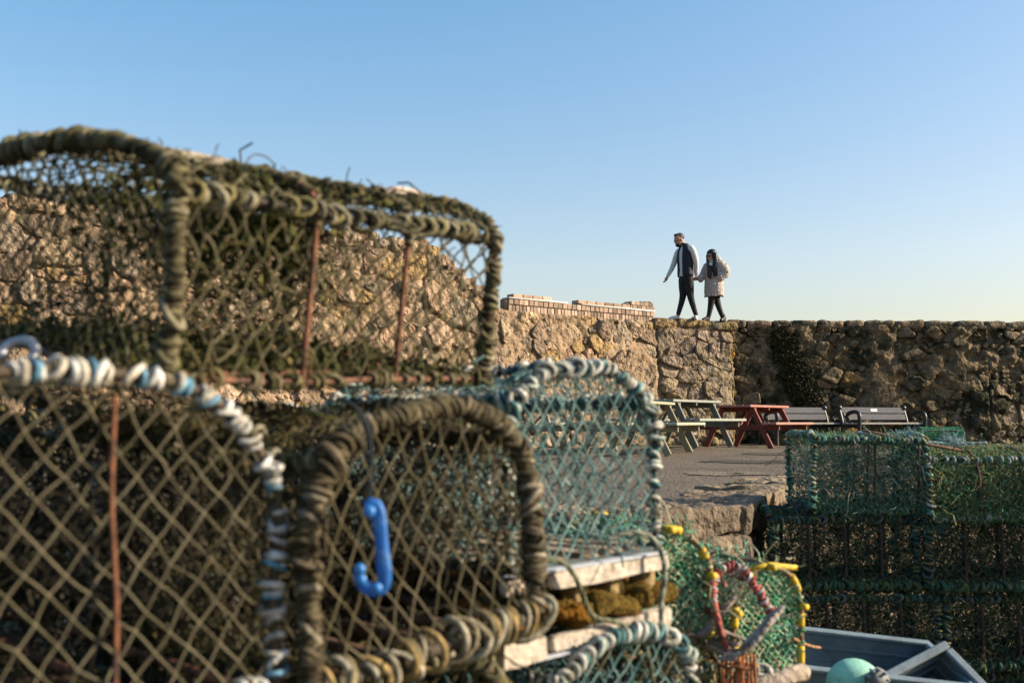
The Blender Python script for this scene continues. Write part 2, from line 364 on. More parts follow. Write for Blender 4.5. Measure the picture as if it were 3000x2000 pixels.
def stain(cx_, cy_, rx, ry, tint, label, sd):
    a = np.linspace(0, 2 * math.pi, 40, endpoint=False); rr = 1 + .35 * fnoise(np.c_[np.cos(a), np.sin(a), a * 0 + sd], 1.6, 3); m_ = MB()
    ring = lambda k: np.c_[cx_ + rx * rr * k * np.cos(a), cy_ + ry * rr * k * np.sin(a)]
    V = np.vstack([ring(1), ring(.6), ring(.2)]); z = fnoise(np.c_[V, 0 * V[:, 0]], .5, 3) * .02 + fnoise(np.c_[V, 0 * V[:, 0]], 4, 2) * .012 + .06 * np.exp(-((V[:, 0] - 2.75) ** 2 + (V[:, 1] - 16.3) ** 2) / 2.4)
    Q = [[k * 40 + j, k * 40 + (j + 1) % 40, (k + 1) * 40 + (j + 1) % 40, (k + 1) * 40 + j] for k in range(2) for j in range(40)]
    m_.add(np.c_[V, z - .003], Q, tint); o_ = m_.build('tar_patch', M['asphalt']); o_['kind'] = 'structure'
stain(3.1, 11.6, .9, .5, (.10, .085, .065), '', 1); stain(4.4, 14.2, 1.2, .45, (.12, .10, .075), '', 5); stain(2.0, 9.0, .45, .3, (.24, .20, .15), '', 9)
# quay wall: coping blocks and courses under them
def tl(c, v=.15): return tuple(np.clip(A(c) * random.uniform(1 - v, 1 + v), 0, 1))
QT = [(.25, .19, .125), (.22, .17, .12), (.28, .22, .155), (.18, .14, .10)]
qw = empty('quay_wall', 'low wall of big tan stone blocks holding up the paved quay', 'quay wall', (0, 5, LOW))
seed = 0
for (x0, y0), (x1, y1) in zip(E_[1:-2], E_[2:-1]):
    Ls = math.hypot(x1 - x0, y1 - y0); ang = math.atan2(y1 - y0, x1 - x0); dx, dy = (x1 - x0) / Ls, (y1 - y0) / Ls; nx, ny = dy, -dx
    for ci, (zt, hh) in enumerate(((.012, .17), (-.16, .20), (-.362, .24), (-.604, .30), (-.906, .385))):
        s = 0.0 if ci % 2 == 0 else -.25
        while s < Ls - .05:
            ln = random.uniform(.32, .75)
            if Ls - s - ln < .3: ln = Ls - s
            m_ = MB(); dep = .52 - .04 * (ci % 2)
            s0 = max(s, 0); l2 = s + ln - s0
            block(m_, (l2 - .015, dep, hh - .012), seed, (16, 12, 8), 18, .034, tl(random.choice(QT)))
            c = (x0 + dx * (s0 + l2 / 2) - nx * dep / 2 + nx * random.uniform(-.015, .03), y0 + dy * (s0 + l2 / 2) - ny * dep / 2, zt - hh / 2 + random.uniform(-.012, .012) - LOW)
            ob = m_.build('stone', M['quay'], qw, loc=(c[0], c[1] - 5, c[2])); ob.rotation_euler = (random.uniform(-.01, .01), random.uniform(-.01, .01), ang)
            s += ln; seed += 1
m_ = MB()
pts = [(x + .25 * 0, y + .3) for x, y in E_]
V = []; Q = []
for i, (x, y) in enumerate(pts): V += [[x, y - 5, -.03 - LOW], [x, y - 5, -.05]]
for i in range(len(pts) - 1): Q.append([2 * i, 2 * i + 1, 2 * i + 3, 2 * i + 2])
m_.add(V, Q, (.12, .10, .08)); m_.build('backing', M['mortar'], qw)

# ------------------------------------------------------------------ rubble walls
def clip(poly, p, n):
    out = []
    for i in range(len(poly)):
        a, b = poly[i], poly[(i + 1) % len(poly)]; da, db = (a - p) @ n, (b - p) @ n
        if da <= 0: out.append(a)
        if da * db < 0: out.append(a + (b - a) * da / (da - db))
    return out
def cells(L, top, a, b, rng, drop=.25):
    pts = []; r = 0; z = -b
    while z < 4.2:
        x = -a + (r % 2) * a * .5
        while x < L + a:
            if rng.random() > drop: pts.append((x + rng.uniform(-.46, .46) * a, z + rng.uniform(-.46, .46) * b))
            x += a * (1 + .0 * r)
        z += b; r += 1
    pts = A(pts); sc = A([1, a / b]); res = []
    for i, p in enumerate(pts):
        tz = float(top(p[0]))
        if p[0] < -a * .3 or p[0] > L + a * .3 or p[1] < -.05 or p[1] > tz: continue
        poly = [p + A(q) for q in ((-2 * a, -2 * b), (2 * a, -2 * b), (2 * a, 2 * b), (-2 * a, 2 * b))]
        d = np.linalg.norm((pts - p) * sc, axis=1)
        for j in np.argsort(d)[1:18]:
            q = pts[j]; nn = (q - p) * sc * sc
            poly = clip(poly, (p + q) / 2, nn)
            if len(poly) < 3: break
        for pp, nn in ((A([0., 0]), A([-1., 0])), (A([L, 0.]), A([1., 0])), (A([0., 0.]), A([0, -1.])), (A([p[0], tz]), A([-(float(top(p[0] + .1)) - tz) / .1, 1.]))):
            if len(poly) >= 3: poly = clip(poly, pp, nn)
        if len(poly) < 3: continue
        poly = A(poly); c = poly.mean(0)
        ar = .5 * abs(np.sum(poly[:, 0] * np.roll(poly[:, 1], -1) - np.roll(poly[:, 0], -1) * poly[:, 1]))
        if ar < .12 * a * b: continue
        res.append((c, poly - c, ar))
    return res
def stone_geo(mb, poly, joint, depth, rng, tint, n=20, off=None, round_=.5, rough=.02):
    if round_ > .75: poly = smooth(poly, 1, True)
    poly = resample(np.vstack([poly, poly[:1]]), n=n + 1)[:-1]
    poly = poly * .5 + .25 * (np.roll(poly, 1, 0) + np.roll(poly, -1, 0))
    sd = rng.uniform(0, 30, 3); size = np.abs(poly).mean()
    r = np.linalg.norm(poly, axis=1, keepdims=True)
    poly = poly * np.maximum(.3, (r - joint) / np.maximum(r, .01)) * (1 + .22 * fnoise(np.c_[poly / size, 0 * poly[:, 0]] + sd, 1.3, 3)[:, None])
    V = []; tiltx, tiltz = rng.normal(0, .16, 2)
    for k, (sc, dp) in enumerate(((1.0, -.06), (1.0, depth * .55), (.955, depth * .86), (.84, depth), (.55, depth * 1.02), (.25, depth * 1.03))):
        q = poly * sc; led = np.round(fnoise(np.c_[q * A([.6, 1.6]), 0 * q[:, 0]] + sd, 5, 2) * 7) / 7 * .045 * (k > 1); h = dp + led + (fnoise(np.c_[q, np.full(len(q), 0)] + sd, 6, 3) * rough * (0 if k == 0 else 2.0) + (q[:, 0] * tiltx + q[:, 1] * tiltz) * (k > 1))
        V.append(np.c_[q * (1 + .10 * fnoise(np.c_[q, h] + sd, 11, 2))[:, None], h])
    V.append(A([[0, 0, depth * 1.03]])); V = np.concatenate(V)
    Q = [[k * n + j, k * n + (j + 1) % n, (k + 1) * n + (j + 1) % n, (k + 1) * n + j] for k in range(5) for j in range(n)]
    Tt = [[5 * n + j, 5 * n + (j + 1) % n, 6 * n] for j in range(n)]
    W = np.c_[V[:, 0], -V[:, 2], V[:, 1]]      # local (along, out, up): the wall faces -Y in its own frame
    if off is not None: W = W + off
    mb.add(W, A(Q), tint); mb.f[3].append(A(Tt) + mb.n - len(W))
def wall_face(root, A0, B0, top, a, b, joint, dep, pal, stone_m, mortar_m, mtint, rng, mort_amp=.03, drop=.25, limit=300, prob=1.0, round_=.6):
    """one straight face, from A0 to B0, seen from the right-hand side of A0->B0 turned clockwise"""
    A0, B0 = A(A0, float), A(B0, float); L = np.linalg.norm(B0 - A0); ang = math.atan2(*(B0 - A0)[::-1])
    Rz = rotm(0, 0, ang); org = A([A0[0], A0[1], 0]) - A(root.location)
    cs = cells(L, top, a, b, rng, drop)
    rng.shuffle(cs); cs = [c for c in cs if rng.random() < prob]
    cs.sort(key=lambda c: -c[2]); rest = MB()
    for i, (c, poly, ar) in enumerate(cs):
        t = A(pal[rng.integers(0, len(pal))]) * rng.uniform(.75, 1.2)
        d = rng.uniform(*dep) * min(1.3, .5 + ar / (a * b) * .5)
        if i < limit:
            m_ = MB(); stone_geo(m_, poly, joint, d, rng, t, round_=round_)
            o_ = m_.build('stone', stone_m, root, loc=tuple(org + Rz @ A([c[0], 0, c[1]]))); o_.rotation_euler = (0, 0, ang)
        else: stone_geo(rest, poly, joint, d, rng, t, n=9, off=A([c[0], 0, c[1]]), round_=round_)
    for c, poly, ar in cells(L, top, .17, .12, rng, .1):      # small pinning stones pressed in the joints
        if rng.random() < .55: stone_geo(rest, poly, .006, rng.uniform(.0, .045), rng, A(pal[rng.integers(0, len(pal))]) * rng.uniform(.7, 1.15), n=8, off=A([c[0], 0, c[1]]), rough=.012)
    if rest.n:
        o_ = rest.build('small_stones', stone_m, root, loc=tuple(org), kind='stuff'); o_.rotation_euler = (0, 0, ang)
    gx = np.linspace(0, L, max(2, int(L / .04))); gz = np.linspace(0, 1, 80)
    S_, U = np.meshgrid(gx, gz, indexing='ij'); tp = A([float(top(s)) for s in gx])[:, None]
    Zz = U * tp - .02; P3 = np.stack([S_ + A0[0], Zz * 0, Zz], -1)
    h = .028 + fnoise(P3, 1.3, 2) * mort_amp * 1.2 + fnoise(P3, 5, 4) * mort_amp
    h = np.clip(h + (fnoise(P3, 14, 2) * .03 if mort_amp > .09 else 0), -.12, .12); h[0] = h[-1] = 0
    V = np.stack([S_, -h, Zz], -1).reshape(-1, 3); I = np.arange(S_.size).reshape(S_.shape)
    Q = np.stack([I[:-1, :-1], I[1:, :-1], I[1:, 1:], I[:-1, 1:]], -1).reshape(-1, 4)
    m_ = MB(); m_.add(V, Q, mtint); o_ = m_.build('mortar', mortar_m, root, loc=tuple(org)); o_.rotation_euler = (0, 0, ang)
def core(root, pts, thick, top, inset=.08):
    """solid body behind the faces"""
    m_ = MB()
    for (x0, y0), (x1, y1) in zip(pts[:-1], pts[1:]):
        L = math.hypot(x1 - x0, y1 - y0); dx, dy = (x1 - x0) / L, (y1 - y0) / L; nx, ny = -dy, dx
        k = max(1, int(L / .35)); ss = np.linspace(0, L, k + 1); V = []; Q = []
        for s in ss:
            for dn in (inset, thick):
                for z in (0, float(top(s, x0, y0))): V.append([x0 + dx * s + nx * dn - root.location[0], y0 + dy * s + ny * dn - root.location[1], z])
        for i in range(k):
            o_ = 4 * i; Q += [[o_, o_ + 1, o_ + 5, o_ + 4], [o_ + 1, o_ + 3, o_ + 7, o_ + 5], [o_ + 3, o_ + 2, o_ + 6, o_ + 7]]
        Q += [[0, 2, 3, 1], [4 * k, 4 * k + 1, 4 * k + 3, 4 * k + 2]]
        m_.add(V, Q, (.2, .16, .12))
    return m_.build('rubble_core', M['mortar'], root)
rw = np.random.default_rng(11)
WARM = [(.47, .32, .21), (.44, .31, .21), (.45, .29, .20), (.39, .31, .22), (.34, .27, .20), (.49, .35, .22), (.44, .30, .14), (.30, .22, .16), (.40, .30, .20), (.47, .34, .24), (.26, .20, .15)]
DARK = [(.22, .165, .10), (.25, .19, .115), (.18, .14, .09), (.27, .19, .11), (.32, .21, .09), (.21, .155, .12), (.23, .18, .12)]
BX, BY = 2.9, 20.0
LT = 13.2
def top_left(s):     # s runs from the far left end to the corner
    t = LT - s
    return float(np.interp(t, [0, 3.75, 4.0, 4.4, 4.9, 5.4, 6.0, 8, 10, 12, 14], [2.47, 2.46, 2.52, 2.76, 3.12, 3.36, 3.45, 3.42, 3.36, 3.32, 3.30])) + (.04 * math.sin(s * 5.1) if t > 5 else 0)
A_left = (BX - .8 * LT, BY - .6 * LT)
hw = empty('harbour_wall', 'sunlit pink and tan rubble wall curving down from the left', 'wall', (A_left[0], A_left[1], 0))
wall_face(hw, A_left, (BX, BY), top_left, .33, .27, .004, (.005, .085), WARM, M['stone'], M['mortar'], (.36, .26, .17), rw, .06, .38, 295)
C_ = (4.55, 20.62)
top_p = lambda s: 2.48
wall_face(hw, (BX, BY), C_, top_p, .36, .28, .006, (.02, .10), [(.33, .26, .18), (.37, .29, .19), (.28, .23, .17), (.34, .25, .13), (.31, .24, .19)], M['stone'], M['mortar'], (.28, .22, .15), rw, .05, .2, 60)
core(hw, [A_left, (BX, BY), C_], 2.6, lambda s, x0, y0: (top_left(s) if x0 == A_left[0] else 2.48) - .03)
# the short return of the pier beside the darker wall
wall_face(hw, C_, (4.58, 20.98), top_p, .2, .3, .01, (.02, .06), [(.34, .27, .17), (.38, .22, .05)], M['stone'], M['mortar'], (.22, .18, .12), rw, .02, .1, 20)
# cap stones of the pier and the ragged top of the higher part
def cap(root, x, y, z, size, ang, tint, sd, mat='stone'):
    m_ = MB(); block(m_, size, sd, (10, 6, 4), 8, .028, tint)
    o_ = m_.build('cap_stone', M[mat], root, loc=(x - root.location[0], y - root.location[1], z)); o_.rotation_euler = (random.uniform(-.03, .03), random.uniform(-.03, .03), ang)
a1 = math.atan2(C_[1] - BY, C_[0] - BX)
for px, w_, h_, t_ in ((1938, .60, .20, (.32, .22, .11)), (2000, .50, .12, (.33, .24, .12)), (2052, .42, .12, (.30, .21, .10)), (2085, .30, .14, (.24, .21, .16)), (2124, .46, .17, (.22, .17, .08))):
    f_ = (px - 1920) / 225; f_ = max(f_, .02); p = A([BX + (C_[0] - BX) * f_, BY + (C_[1] - BY) * f_])
    cap(hw, p[0], p[1] + .22, 2.55 - h_ / 2 - random.uniform(0, .02), (w_, .6, h_ + .03), a1, t_, px)
for i in range(46):
    t = 4.4 + i * .19; x, y = BX - .8 * t, BY - .6 * t; z = top_left(LT - t)
    cap(hw, x - .6 * .16, y + .8 * .16, z + random.uniform(-.05, .02), (random.uniform(.2, .4), .5, random.uniform(.14, .26)), math.atan2(.6, .8) + random.uniform(-.2, .2), tl(random.choice(WARM)), i)

sw = empty('sea_wall', 'dark weathered rubble sea wall behind the two benches', 'wall', (4.6, 20.98, 0))
top_r = lambda s: 2.50 + .02 * math.sin(s * 2.3)
D1 = (4.58, 20.98); D2 = (10.05, 21.0); D3 = (15.5, 22.1)
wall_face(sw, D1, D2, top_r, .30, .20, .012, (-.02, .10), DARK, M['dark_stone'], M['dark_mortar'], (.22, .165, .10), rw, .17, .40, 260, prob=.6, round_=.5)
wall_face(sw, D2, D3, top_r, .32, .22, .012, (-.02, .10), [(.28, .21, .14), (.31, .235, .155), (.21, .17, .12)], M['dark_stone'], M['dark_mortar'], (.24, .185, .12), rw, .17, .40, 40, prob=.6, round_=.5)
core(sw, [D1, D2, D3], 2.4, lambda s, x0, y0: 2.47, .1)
s = 0.0; i = 0
Lr = 5.47 + 5.5
while s < Lr:
    ln = random.uniform(.35, .9); m_s = s + ln / 2
    if m_s < 5.47: x, y, ag = D1[0] + m_s, D1[1], 0.0
    else: q = (m_s - 5.47) / 5.56; x, y, ag = D2[0] + (D3[0] - D2[0]) * q, D2[1] + (D3[1] - D2[1]) * q, math.atan2(1.1, 5.45)
    cap(sw, x, y + .27, 2.512 + random.uniform(-.008, .008), (ln - .02, .62, .17), ag, tl(random.choice([(.25, .2, .13), (.22, .18, .12), (.29, .21, .14)])), i * 3, 'dark_stone'); s += ln; i += 1
# creeper hanging down the dark wall
rg = np.random.default_rng(5); n = 15000
v = rg.random(n) ** .8; zc = 2.5 - v * 2.05
ctr = 5.72 + np.interp(v, [0, .3, .6, .85, 1], [0, .12, .35, .62, .45]); hwid = np.interp(v, [0, .2, .5, .8, 1], [.22, .32, .48, .42, .2])
u = rg.uniform(-1, 1, n); C = np.stack([ctr + u * hwid - .12 * v, 20.98 - np.sqrt(np.clip(1 - u * u, 0, 1)) * (.08 + .18 * v) * rg.random(n) ** .3, zc], -1)
C += rg.normal(0, .015, (n, 3)); mb = MB(); leaves(mb, C, .024, [(.04, .036, .014), (.06, .05, .02), (.03, .03, .012), (.08, .065, .03)], rg)
cr = empty('creeper', 'dark shaggy creeper hanging down the sea wall', 'plant', (5.8, 20.9, .4))
for q in (mb.build('foliage', M['leaf'], cr, smooth=False, kind='stuff'),): q.location = (-5.8, -20.9, -.4)
m_ = MB()
for k in range(5): sweep(m_, wob(resample([[5.7 + .08 * k, 20.93, 2.5], [5.75 + .12 * k, 20.9, 1.4], [5.8 + .15 * k, 20.9, .5]], n=14), .03, rg), .012, 5, tint=(.07, .05, .03))
q = m_.build('stem', M['algae'], cr); q.location = (-5.8, -20.9, -.4)

# brick parapet on the sunlit wall
bp_ = empty('brick_parapet', 'broken brick parapet with white strip on top of the sunlit wall', 'parapet', (BX, BY, 2.43), rz=math.atan2(-.6, -.8) + math.pi)
BT = (.43, .315, .24)
def bmesh_(sz): m_ = MB(); box(m_, (0, 0, 0), sz, BT, bev=.006); return m_.mesh('brick', M['brick'], False)
soldier = bmesh_((.072, .20, .125)); header = bmesh_((.104, .20, .098)); stretch = bmesh_((.215, .20, .068)); rough_b = bmesh_((.115, .22, .07))
t = .04
while t < 3.72: inst('brick', soldier, bp_, (-t, .12 + random.uniform(-.006, .006), .063), (0, random.uniform(-.02, .02), 0)); t += .082
t = .06
while t < 3.70: inst('brick', header, bp_, (-t, .12 + random.uniform(-.006, .006), .19), (0, random.uniform(-.015, .015), 0)); t += .115
m_ = MB(); box(m_, (-1.87, .135, .12), (3.72, .17, .235), (.36, .26, .19)); m_.build('mortar', M['mortar'], bp_)
m_ = MB(); box(m_, (-.98, .115, .257), (1.95, .23, .022), (.8, .74, .70), bev=.004); m_.build('white_strip', M['paint'], bp_)
m_ = MB(); box(m_, (-3.0, .115, .257), (1.38, .23, .022), (.8, .74, .70), bev=.004); m_.build('white_strip', M['paint'], bp_)
for a_, b_ in ((.55, 1.98), (2.78, 3.68)):
    t = a_
    while t < b_: inst('brick', stretch, bp_, (-t, .13, .304), (0, random.uniform(-.02, .02), 0)); t += .228
for k in range(5):
    for r in range(2): inst('brick', rough_b, bp_, (-.06 - k * .122 - .04 * r, .13, .306 + .074 * r), (0, random.uniform(-.04, .04), random.uniform(-.06, .06)))
for k in range(9):
    m_ = MB(); block(m_, (random.uniform(.08, .16), .2, random.uniform(.05, .09)), k, (3, 3, 3), 4, .02, tl((.26, .19, .13)))
    m_.build('rubble', M['stone'], bp_, loc=(-.08 - k * .085, .14, .40 - .004 * k * k * .3 + random.uniform(-.01, .01)))

# small stones lying at the foot of the wall
for k, (px, py, Yd, sz) in enumerate(((2078, 1292, 19.4, .30), (2303, 1297, 19.9, .2))):
    p = at(px, py, Yd); m_ = MB(); block(m_, (sz, sz * .8, sz * .6), k, (5, 5, 4), 3, .04, (.26, .22, .12))
    o = m_.build('loose_stone', M['stone'], loc=(p[0], p[1], sz * .27)); tag(o, ['mossy boulder lying on the paving under the red picnic table', 'small block lying on the paving in front of the left bench'][k], 'stone', 'stones lying loose on the paving')

# ------------------------------------------------------------------ benches
def plank(mb_parent, name, size, loc, tint, rot=(0, 0, 0), mat='wood', bev=.006):
    m_ = MB(); box(m_, (0, 0, 0), size, tint, bev=bev); o_ = m_.build(name, M[mat], mb_parent, smooth=False, loc=loc); o_.rotation_euler = rot; return o_
def make_bench():
    r = empty('bench', '', 'bench', group='benches against the sea wall')
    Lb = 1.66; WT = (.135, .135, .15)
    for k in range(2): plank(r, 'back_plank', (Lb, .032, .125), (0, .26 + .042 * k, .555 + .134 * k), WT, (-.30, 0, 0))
    for k in range(3): plank(r, 'seat_plank', (Lb + .06, .135, .038), (0, -.19 + .147 * k, .425), (.36, .35, .33))
    for sx in (-1, 1):
        x = sx * (Lb / 2 - .02); m_ = MB()
        def pth(p, rad): q = smooth(A([[x, a, b] for a, b in p]), 3); sweep(m_, q, rad, 8, tint=(.016, .016, .02), caps=True)
        pth([(-.26, 0), (-.25, .2), (-.27, .42), (-.285, .58), (-.22, .655), (-.05, .65), (.08, .61), (.10, .53), (.02, .49)], .040)
        pth([(.30, 0), (.24, .2), (.22, .40), (.28, .58), (.33, .72)], .036)
        pth([(-.26, .40), (0, .37), (.24, .40)], .028); pth([(-.25, .12), (0, .18), (.27, .12)], .02)
        m_.build('cast_end', M['iron'], r)
        m_ = MB(); ball(m_, (x, .33, .74), (.06, .07, .065), (.02, .02, .025)); m_.build('back_cap', M['iron'], r)
    m_ = MB(); sweep(m_, [[-Lb / 2, .02, .36], [Lb / 2, .02, .36]], .014, 6, tint=(.02, .02, .02)); m_.build('stretcher', M['iron'], r)
    return r
b1 = make_bench(); b1['label'] = 'dark iron bench with grey planks, half hidden by the red picnic table'
b1.location = (at(2400, 1298, 20.0)[0] - .33, 20.0, 0); b1.rotation_euler = (0, 0, .38)
b2 = copy_tree(b1); b2['label'] = 'dark iron bench with small plaque on its grey back planks'
b2.location = (at(2592, 1298, 20.0)[0], 20.05, 0); b2.rotation_euler = (0, 0, .36)
plank(b2, 'plaque', (.16, .006, .055), (.02, .283, .695), (.55, .57, .58), (-.30, 0, 0), 'plastic', .001)

# ------------------------------------------------------------------ picnic tables
def make_table(label, topc, seatc, legc):
    r = empty('picnic_table', label, 'picnic table', group='picnic tables on the quay')
    Lt = 1.65
    for k in range(5): plank(r, 'table_plank', (Lt, .132, .04), (random.uniform(-.01, .01), -.284 + .142 * k, .73), tl(topc, .1), mat='paint')
    for sg in (-1, 1):
        for k in range(2): plank(r, 'seat_plank', (Lt, .132, .04), (random.uniform(-.01, .01), sg * (.60 + .142 * k), .43), tl(seatc, .1), mat='paint')
    for sx in (-1, 1):
        x = sx * (Lt / 2 - .22)
        for sg in (-1, 1):
            p0, p1 = A([x, sg * .27, .705]), A([x, sg * .62, 0.0]); d = p1 - p0; ln = np.linalg.norm(d)
            plank(r, 'leg', (.045, .095, ln), tuple((p0 + p1) / 2), legc, (math.atan2(d[1], -d[2]), 0, 0), 'paint')
        plank(r, 'seat_beam', (.045, 1.50, .09), (x + .047, 0, .362), legc, mat='paint'); plank(r, 'top_beam', (.045, .66, .08), (x + .047, 0, .668), legc, mat='paint')
        dx = -sx * .38; ln = math.hypot(dx, .33); plank(r, 'brace', (.04, .07, ln), (x + dx / 2 - sx * .03, 0, .53), legc, (0, math.atan2(dx, .33), 0), 'paint')
    plank(r, 'middle_batten', (.045, .66, .05), (0, 0, .684), legc, mat='paint')
    return r
RED = (.19, .05, .035); GRY = (.30, .33, .29); OLV = (.36, .36, .25)
def put_table(t, px, Y, deg): t.location = (at(px, 1300, Y)[0], Y, 0); t.rotation_euler = (0, 0, math.radians(deg))
t3 = make_table('red-brown picnic table overlapping the left bench', (.42, .17, .13), (.46, .24, .18), RED); put_table(t3, 2205, 17.9, 52)
t2 = make_table('grey-green picnic table with red legs beside the red one', GRY, GRY, (.17, .18, .15)); put_table(t2, 1990, 16.3, 52); t2.location.z = .06
t1 = make_table('olive picnic table, nearest one showing beyond the teal creel', OLV, (.42, .42, .32), (.28, .26, .17)); put_table(t1, 1868, 14.5, 66)
t0 = make_table('pale wooden picnic table seen through the teal netting', (.40, .36, .27), (.42, .38, .28), (.30, .24, .17)); put_table(t0, 1640, 15.6, 40)

# ------------------------------------------------------------------ creels (lobster pots)
def sect(W, H, sh, p, n=41, lean=0.0):
    a = np.linspace(math.pi, 0, n); c, s = np.cos(a), np.sin(a)
    y = W / 2 + W / 2 * np.sign(c) * np.abs(c) ** (2 / p); z = sh * H + (H - sh * H) * np.abs(s) ** (2 / p)
    pts = np.c_[np.r_[0, y, W], np.r_[0, z, 0]]
    return resample(pts, n=61)
def diamond(nu, nv, wrap=False):
    I, J = np.meshgrid(np.arange(nu + 1), np.arange(nv + 1), indexing='ij'); ok = (I + J) % 2 == 0
    idx = -np.ones(I.shape, int); idx[ok] = np.arange(ok.sum()); nodes = np.stack([I[ok], J[ok]], -1); E = []
    for di in (-1, 1):
        a = idx[(0 if di > 0 else 1):(nu if di > 0 else nu + 1), :nv]; b = idx[(1 if di > 0 else 0):(nu + 1 if di > 0 else nu), 1:]
        k = (a >= 0) & (b >= 0); E.append(np.stack([a[k], b[k]], -1))
    return nodes, np.concatenate(E)
def strands(mb, P, E, r, pal, rng, sag=.0, knot=0.0, S=4, miss=.01):
    E = E[rng.random(len(E)) > miss]; a, b = P[E[:, 0]], P[E[:, 1]]
    tn = pick(rng, pal, len(E), .25)
    if sag:
        m_ = (a + b) / 2 + rng.normal(0, sag, a.shape) + A([0, 0, -sag * .5])
        m1 = a * .7 + b * .3 + (m_ - (a + b) / 2) * .8; m2 = a * .3 + b * .7 + (m_ - (a + b) / 2) * .8
        sweep(mb, np.stack([a, m1, m2, b], 1), r, S, tint=tn)
    else: sweep(mb, np.stack([a, b], 1), r, S, tint=tn)
    if knot: knots(mb, P + rng.normal(0, r * .2, P.shape), rng.uniform(.8, 1.25, len(P)) * knot, pick(rng, pal, len(P), .25) * 1.1)
def creel(name, label, L, W, H, sh=.5, p=2.6, hoops=(0, 1), hoop_r=.007, hoop_tint=(.25, .1, .06), mid_tint=None, mid=(),
          lash_end=None, lash_rail=None, lash_mid=None, rails=(0, .3, .7, 1), side_lash=None, net=None, end_net=None, far_net=None, base='rods', inner=0, tangle=0, tuft=0,
          tuft_pal=None, netpal=None, seed=0, group='lobster creels piled on the lower quay', sag=.004, base_tint=(.4, .15, .1), S=4, far=True, cat='lobster creel', bot_lash=None, netjit=.006, railr=None, inner_shade=.8, wrap_end=None, rail_tint=None):
    rng = np.random.default_rng(seed); r = empty(name, label, cat, group=group)
    sc = sect(W, H, sh, p); n = len(sc); dpal = [tuple(A(c) * inner_shade) for c in netpal]  # inner net and twine colours darkened to stand for shade inside the creel
    def P(x, t, out=0.0):   # x, t arrays: point of the skin
        t = np.clip(np.asarray(t, float), 0, 1); k = t * (n - 1)
        y = np.interp(k, np.arange(n), sc[:, 0]); z = np.interp(k, np.arange(n), sc[:, 1])
        x = np.asarray(x, float) + 0 * y
        sagx = np.sin(x / L * math.pi) ** 2 * out; cy, cz = y - W / 2, z - H * .45; d = np.sqrt(cy ** 2 + cz ** 2) + 1e-6
        return np.stack([x, y - sagx * cy / d, z - sagx * cz / d], -1)
    tt = np.linspace(0, 1, 40)
    for x in hoops:
        q = wob(P(np.full(40, x * L), tt), .004, rng)
        m_ = MB(); sweep(m_, q, hoop_r, 7, tint=hoop_tint); o_ = m_.build('hoop', M['rod'], r)
        if wrap_end: m_ = MB(); wrap(m_, q, rng=rng, **wrap_end); m_.build('rope_winding', M['rope'], o_)
        if lash_end: m_ = MB(); lash(m_, q, rng=rng, **lash_end); m_.build('lashing', M['rope'], o_)
    for x in mid:
        q = wob(P(np.full(30, x * L), np.linspace(.2, .98, 30)), .003, rng); m_ = MB(); sweep(m_, P(np.full(40, x * L), tt), hoop_r * .8, 6, tint=mid_tint or hoop_tint); o_ = m_.build('hoop', M['rod'], r)
        if lash_mid: m_ = MB(); lash(m_, q, rng=rng, **lash_mid); m_.build('lashing', M['rope'], o_)
    for t in rails:
        q = wob(P(np.linspace(0, L, 24), np.full(24, t)), .003, rng); m_ = MB(); sweep(m_, q, railr or hoop_r, 6, tint=(rail_tint if rail_tint and 0 < t < 1 else hoop_tint)); o_ = m_.build('rail', M['rod'], r)
        ls = lash_rail if 0 < t < 1 else side_lash
        if ls: m_ = MB(); lash(m_, q, rng=rng, **ls); m_.build('lashing', M['rope'], o_)
    for x in (0, L):
        q = wob(A([[x, y, 0] for y in np.linspace(0, W, 20)]), .003, rng); m_ = MB(); sweep(m_, q, hoop_r, 6, tint=hoop_tint); o_ = m_.build('crossbar', M['rod'], r)
        if bot_lash and x == 0: m_ = MB(); lash(m_, q, rng=rng, **bot_lash); m_.build('lashing', M['rope'], o_)
    if base == 'rods':
        for y in np.linspace(.06, W - .06, 5):
            m_ = MB(); sweep(m_, wob(A([[x, y, .004] for x in np.linspace(0, L, 12)]), .002, rng), hoop_r * .9, 6, tint=base_tint); m_.build('base_rod', M['rod'], r)
    else:
        for k, y in enumerate(np.linspace(.03, W - .03, 6)):
            m_ = MB(); block(m_, (L, .055, .022), seed + k, (8, 3, 2), 8, .006, base_tint); m_.build('base_slat', M['raw_wood'], r, loc=(L / 2, y, .0))
    m_ = MB()
    if net:
        pu, pv, rr, kn = net; per = np.linalg.norm(np.diff(sc, axis=0), axis=1).sum()
        nu = max(2, int(round(L / pu * 2))); nv = max(2, int(round(per / pv * 2)))
        nd, E = diamond(nu, nv); jt = rng.normal(0, netjit / L, (len(nd), 2)) * ((nd[:, :1] > 0) & (nd[:, :1] < nu))
        Pn_ = P((nd[:, 0] / nu + jt[:, 0]) * L, nd[:, 1] / nv + jt[:, 1] * .5, .02) + rng.normal(0, netjit * .4, (len(nd), 3))
        strands(m_, Pn_, E, rr, netpal, rng, sag, kn, S)
    o_ = m_.build('netting', M['cord'], r, kind='stuff') if net else None
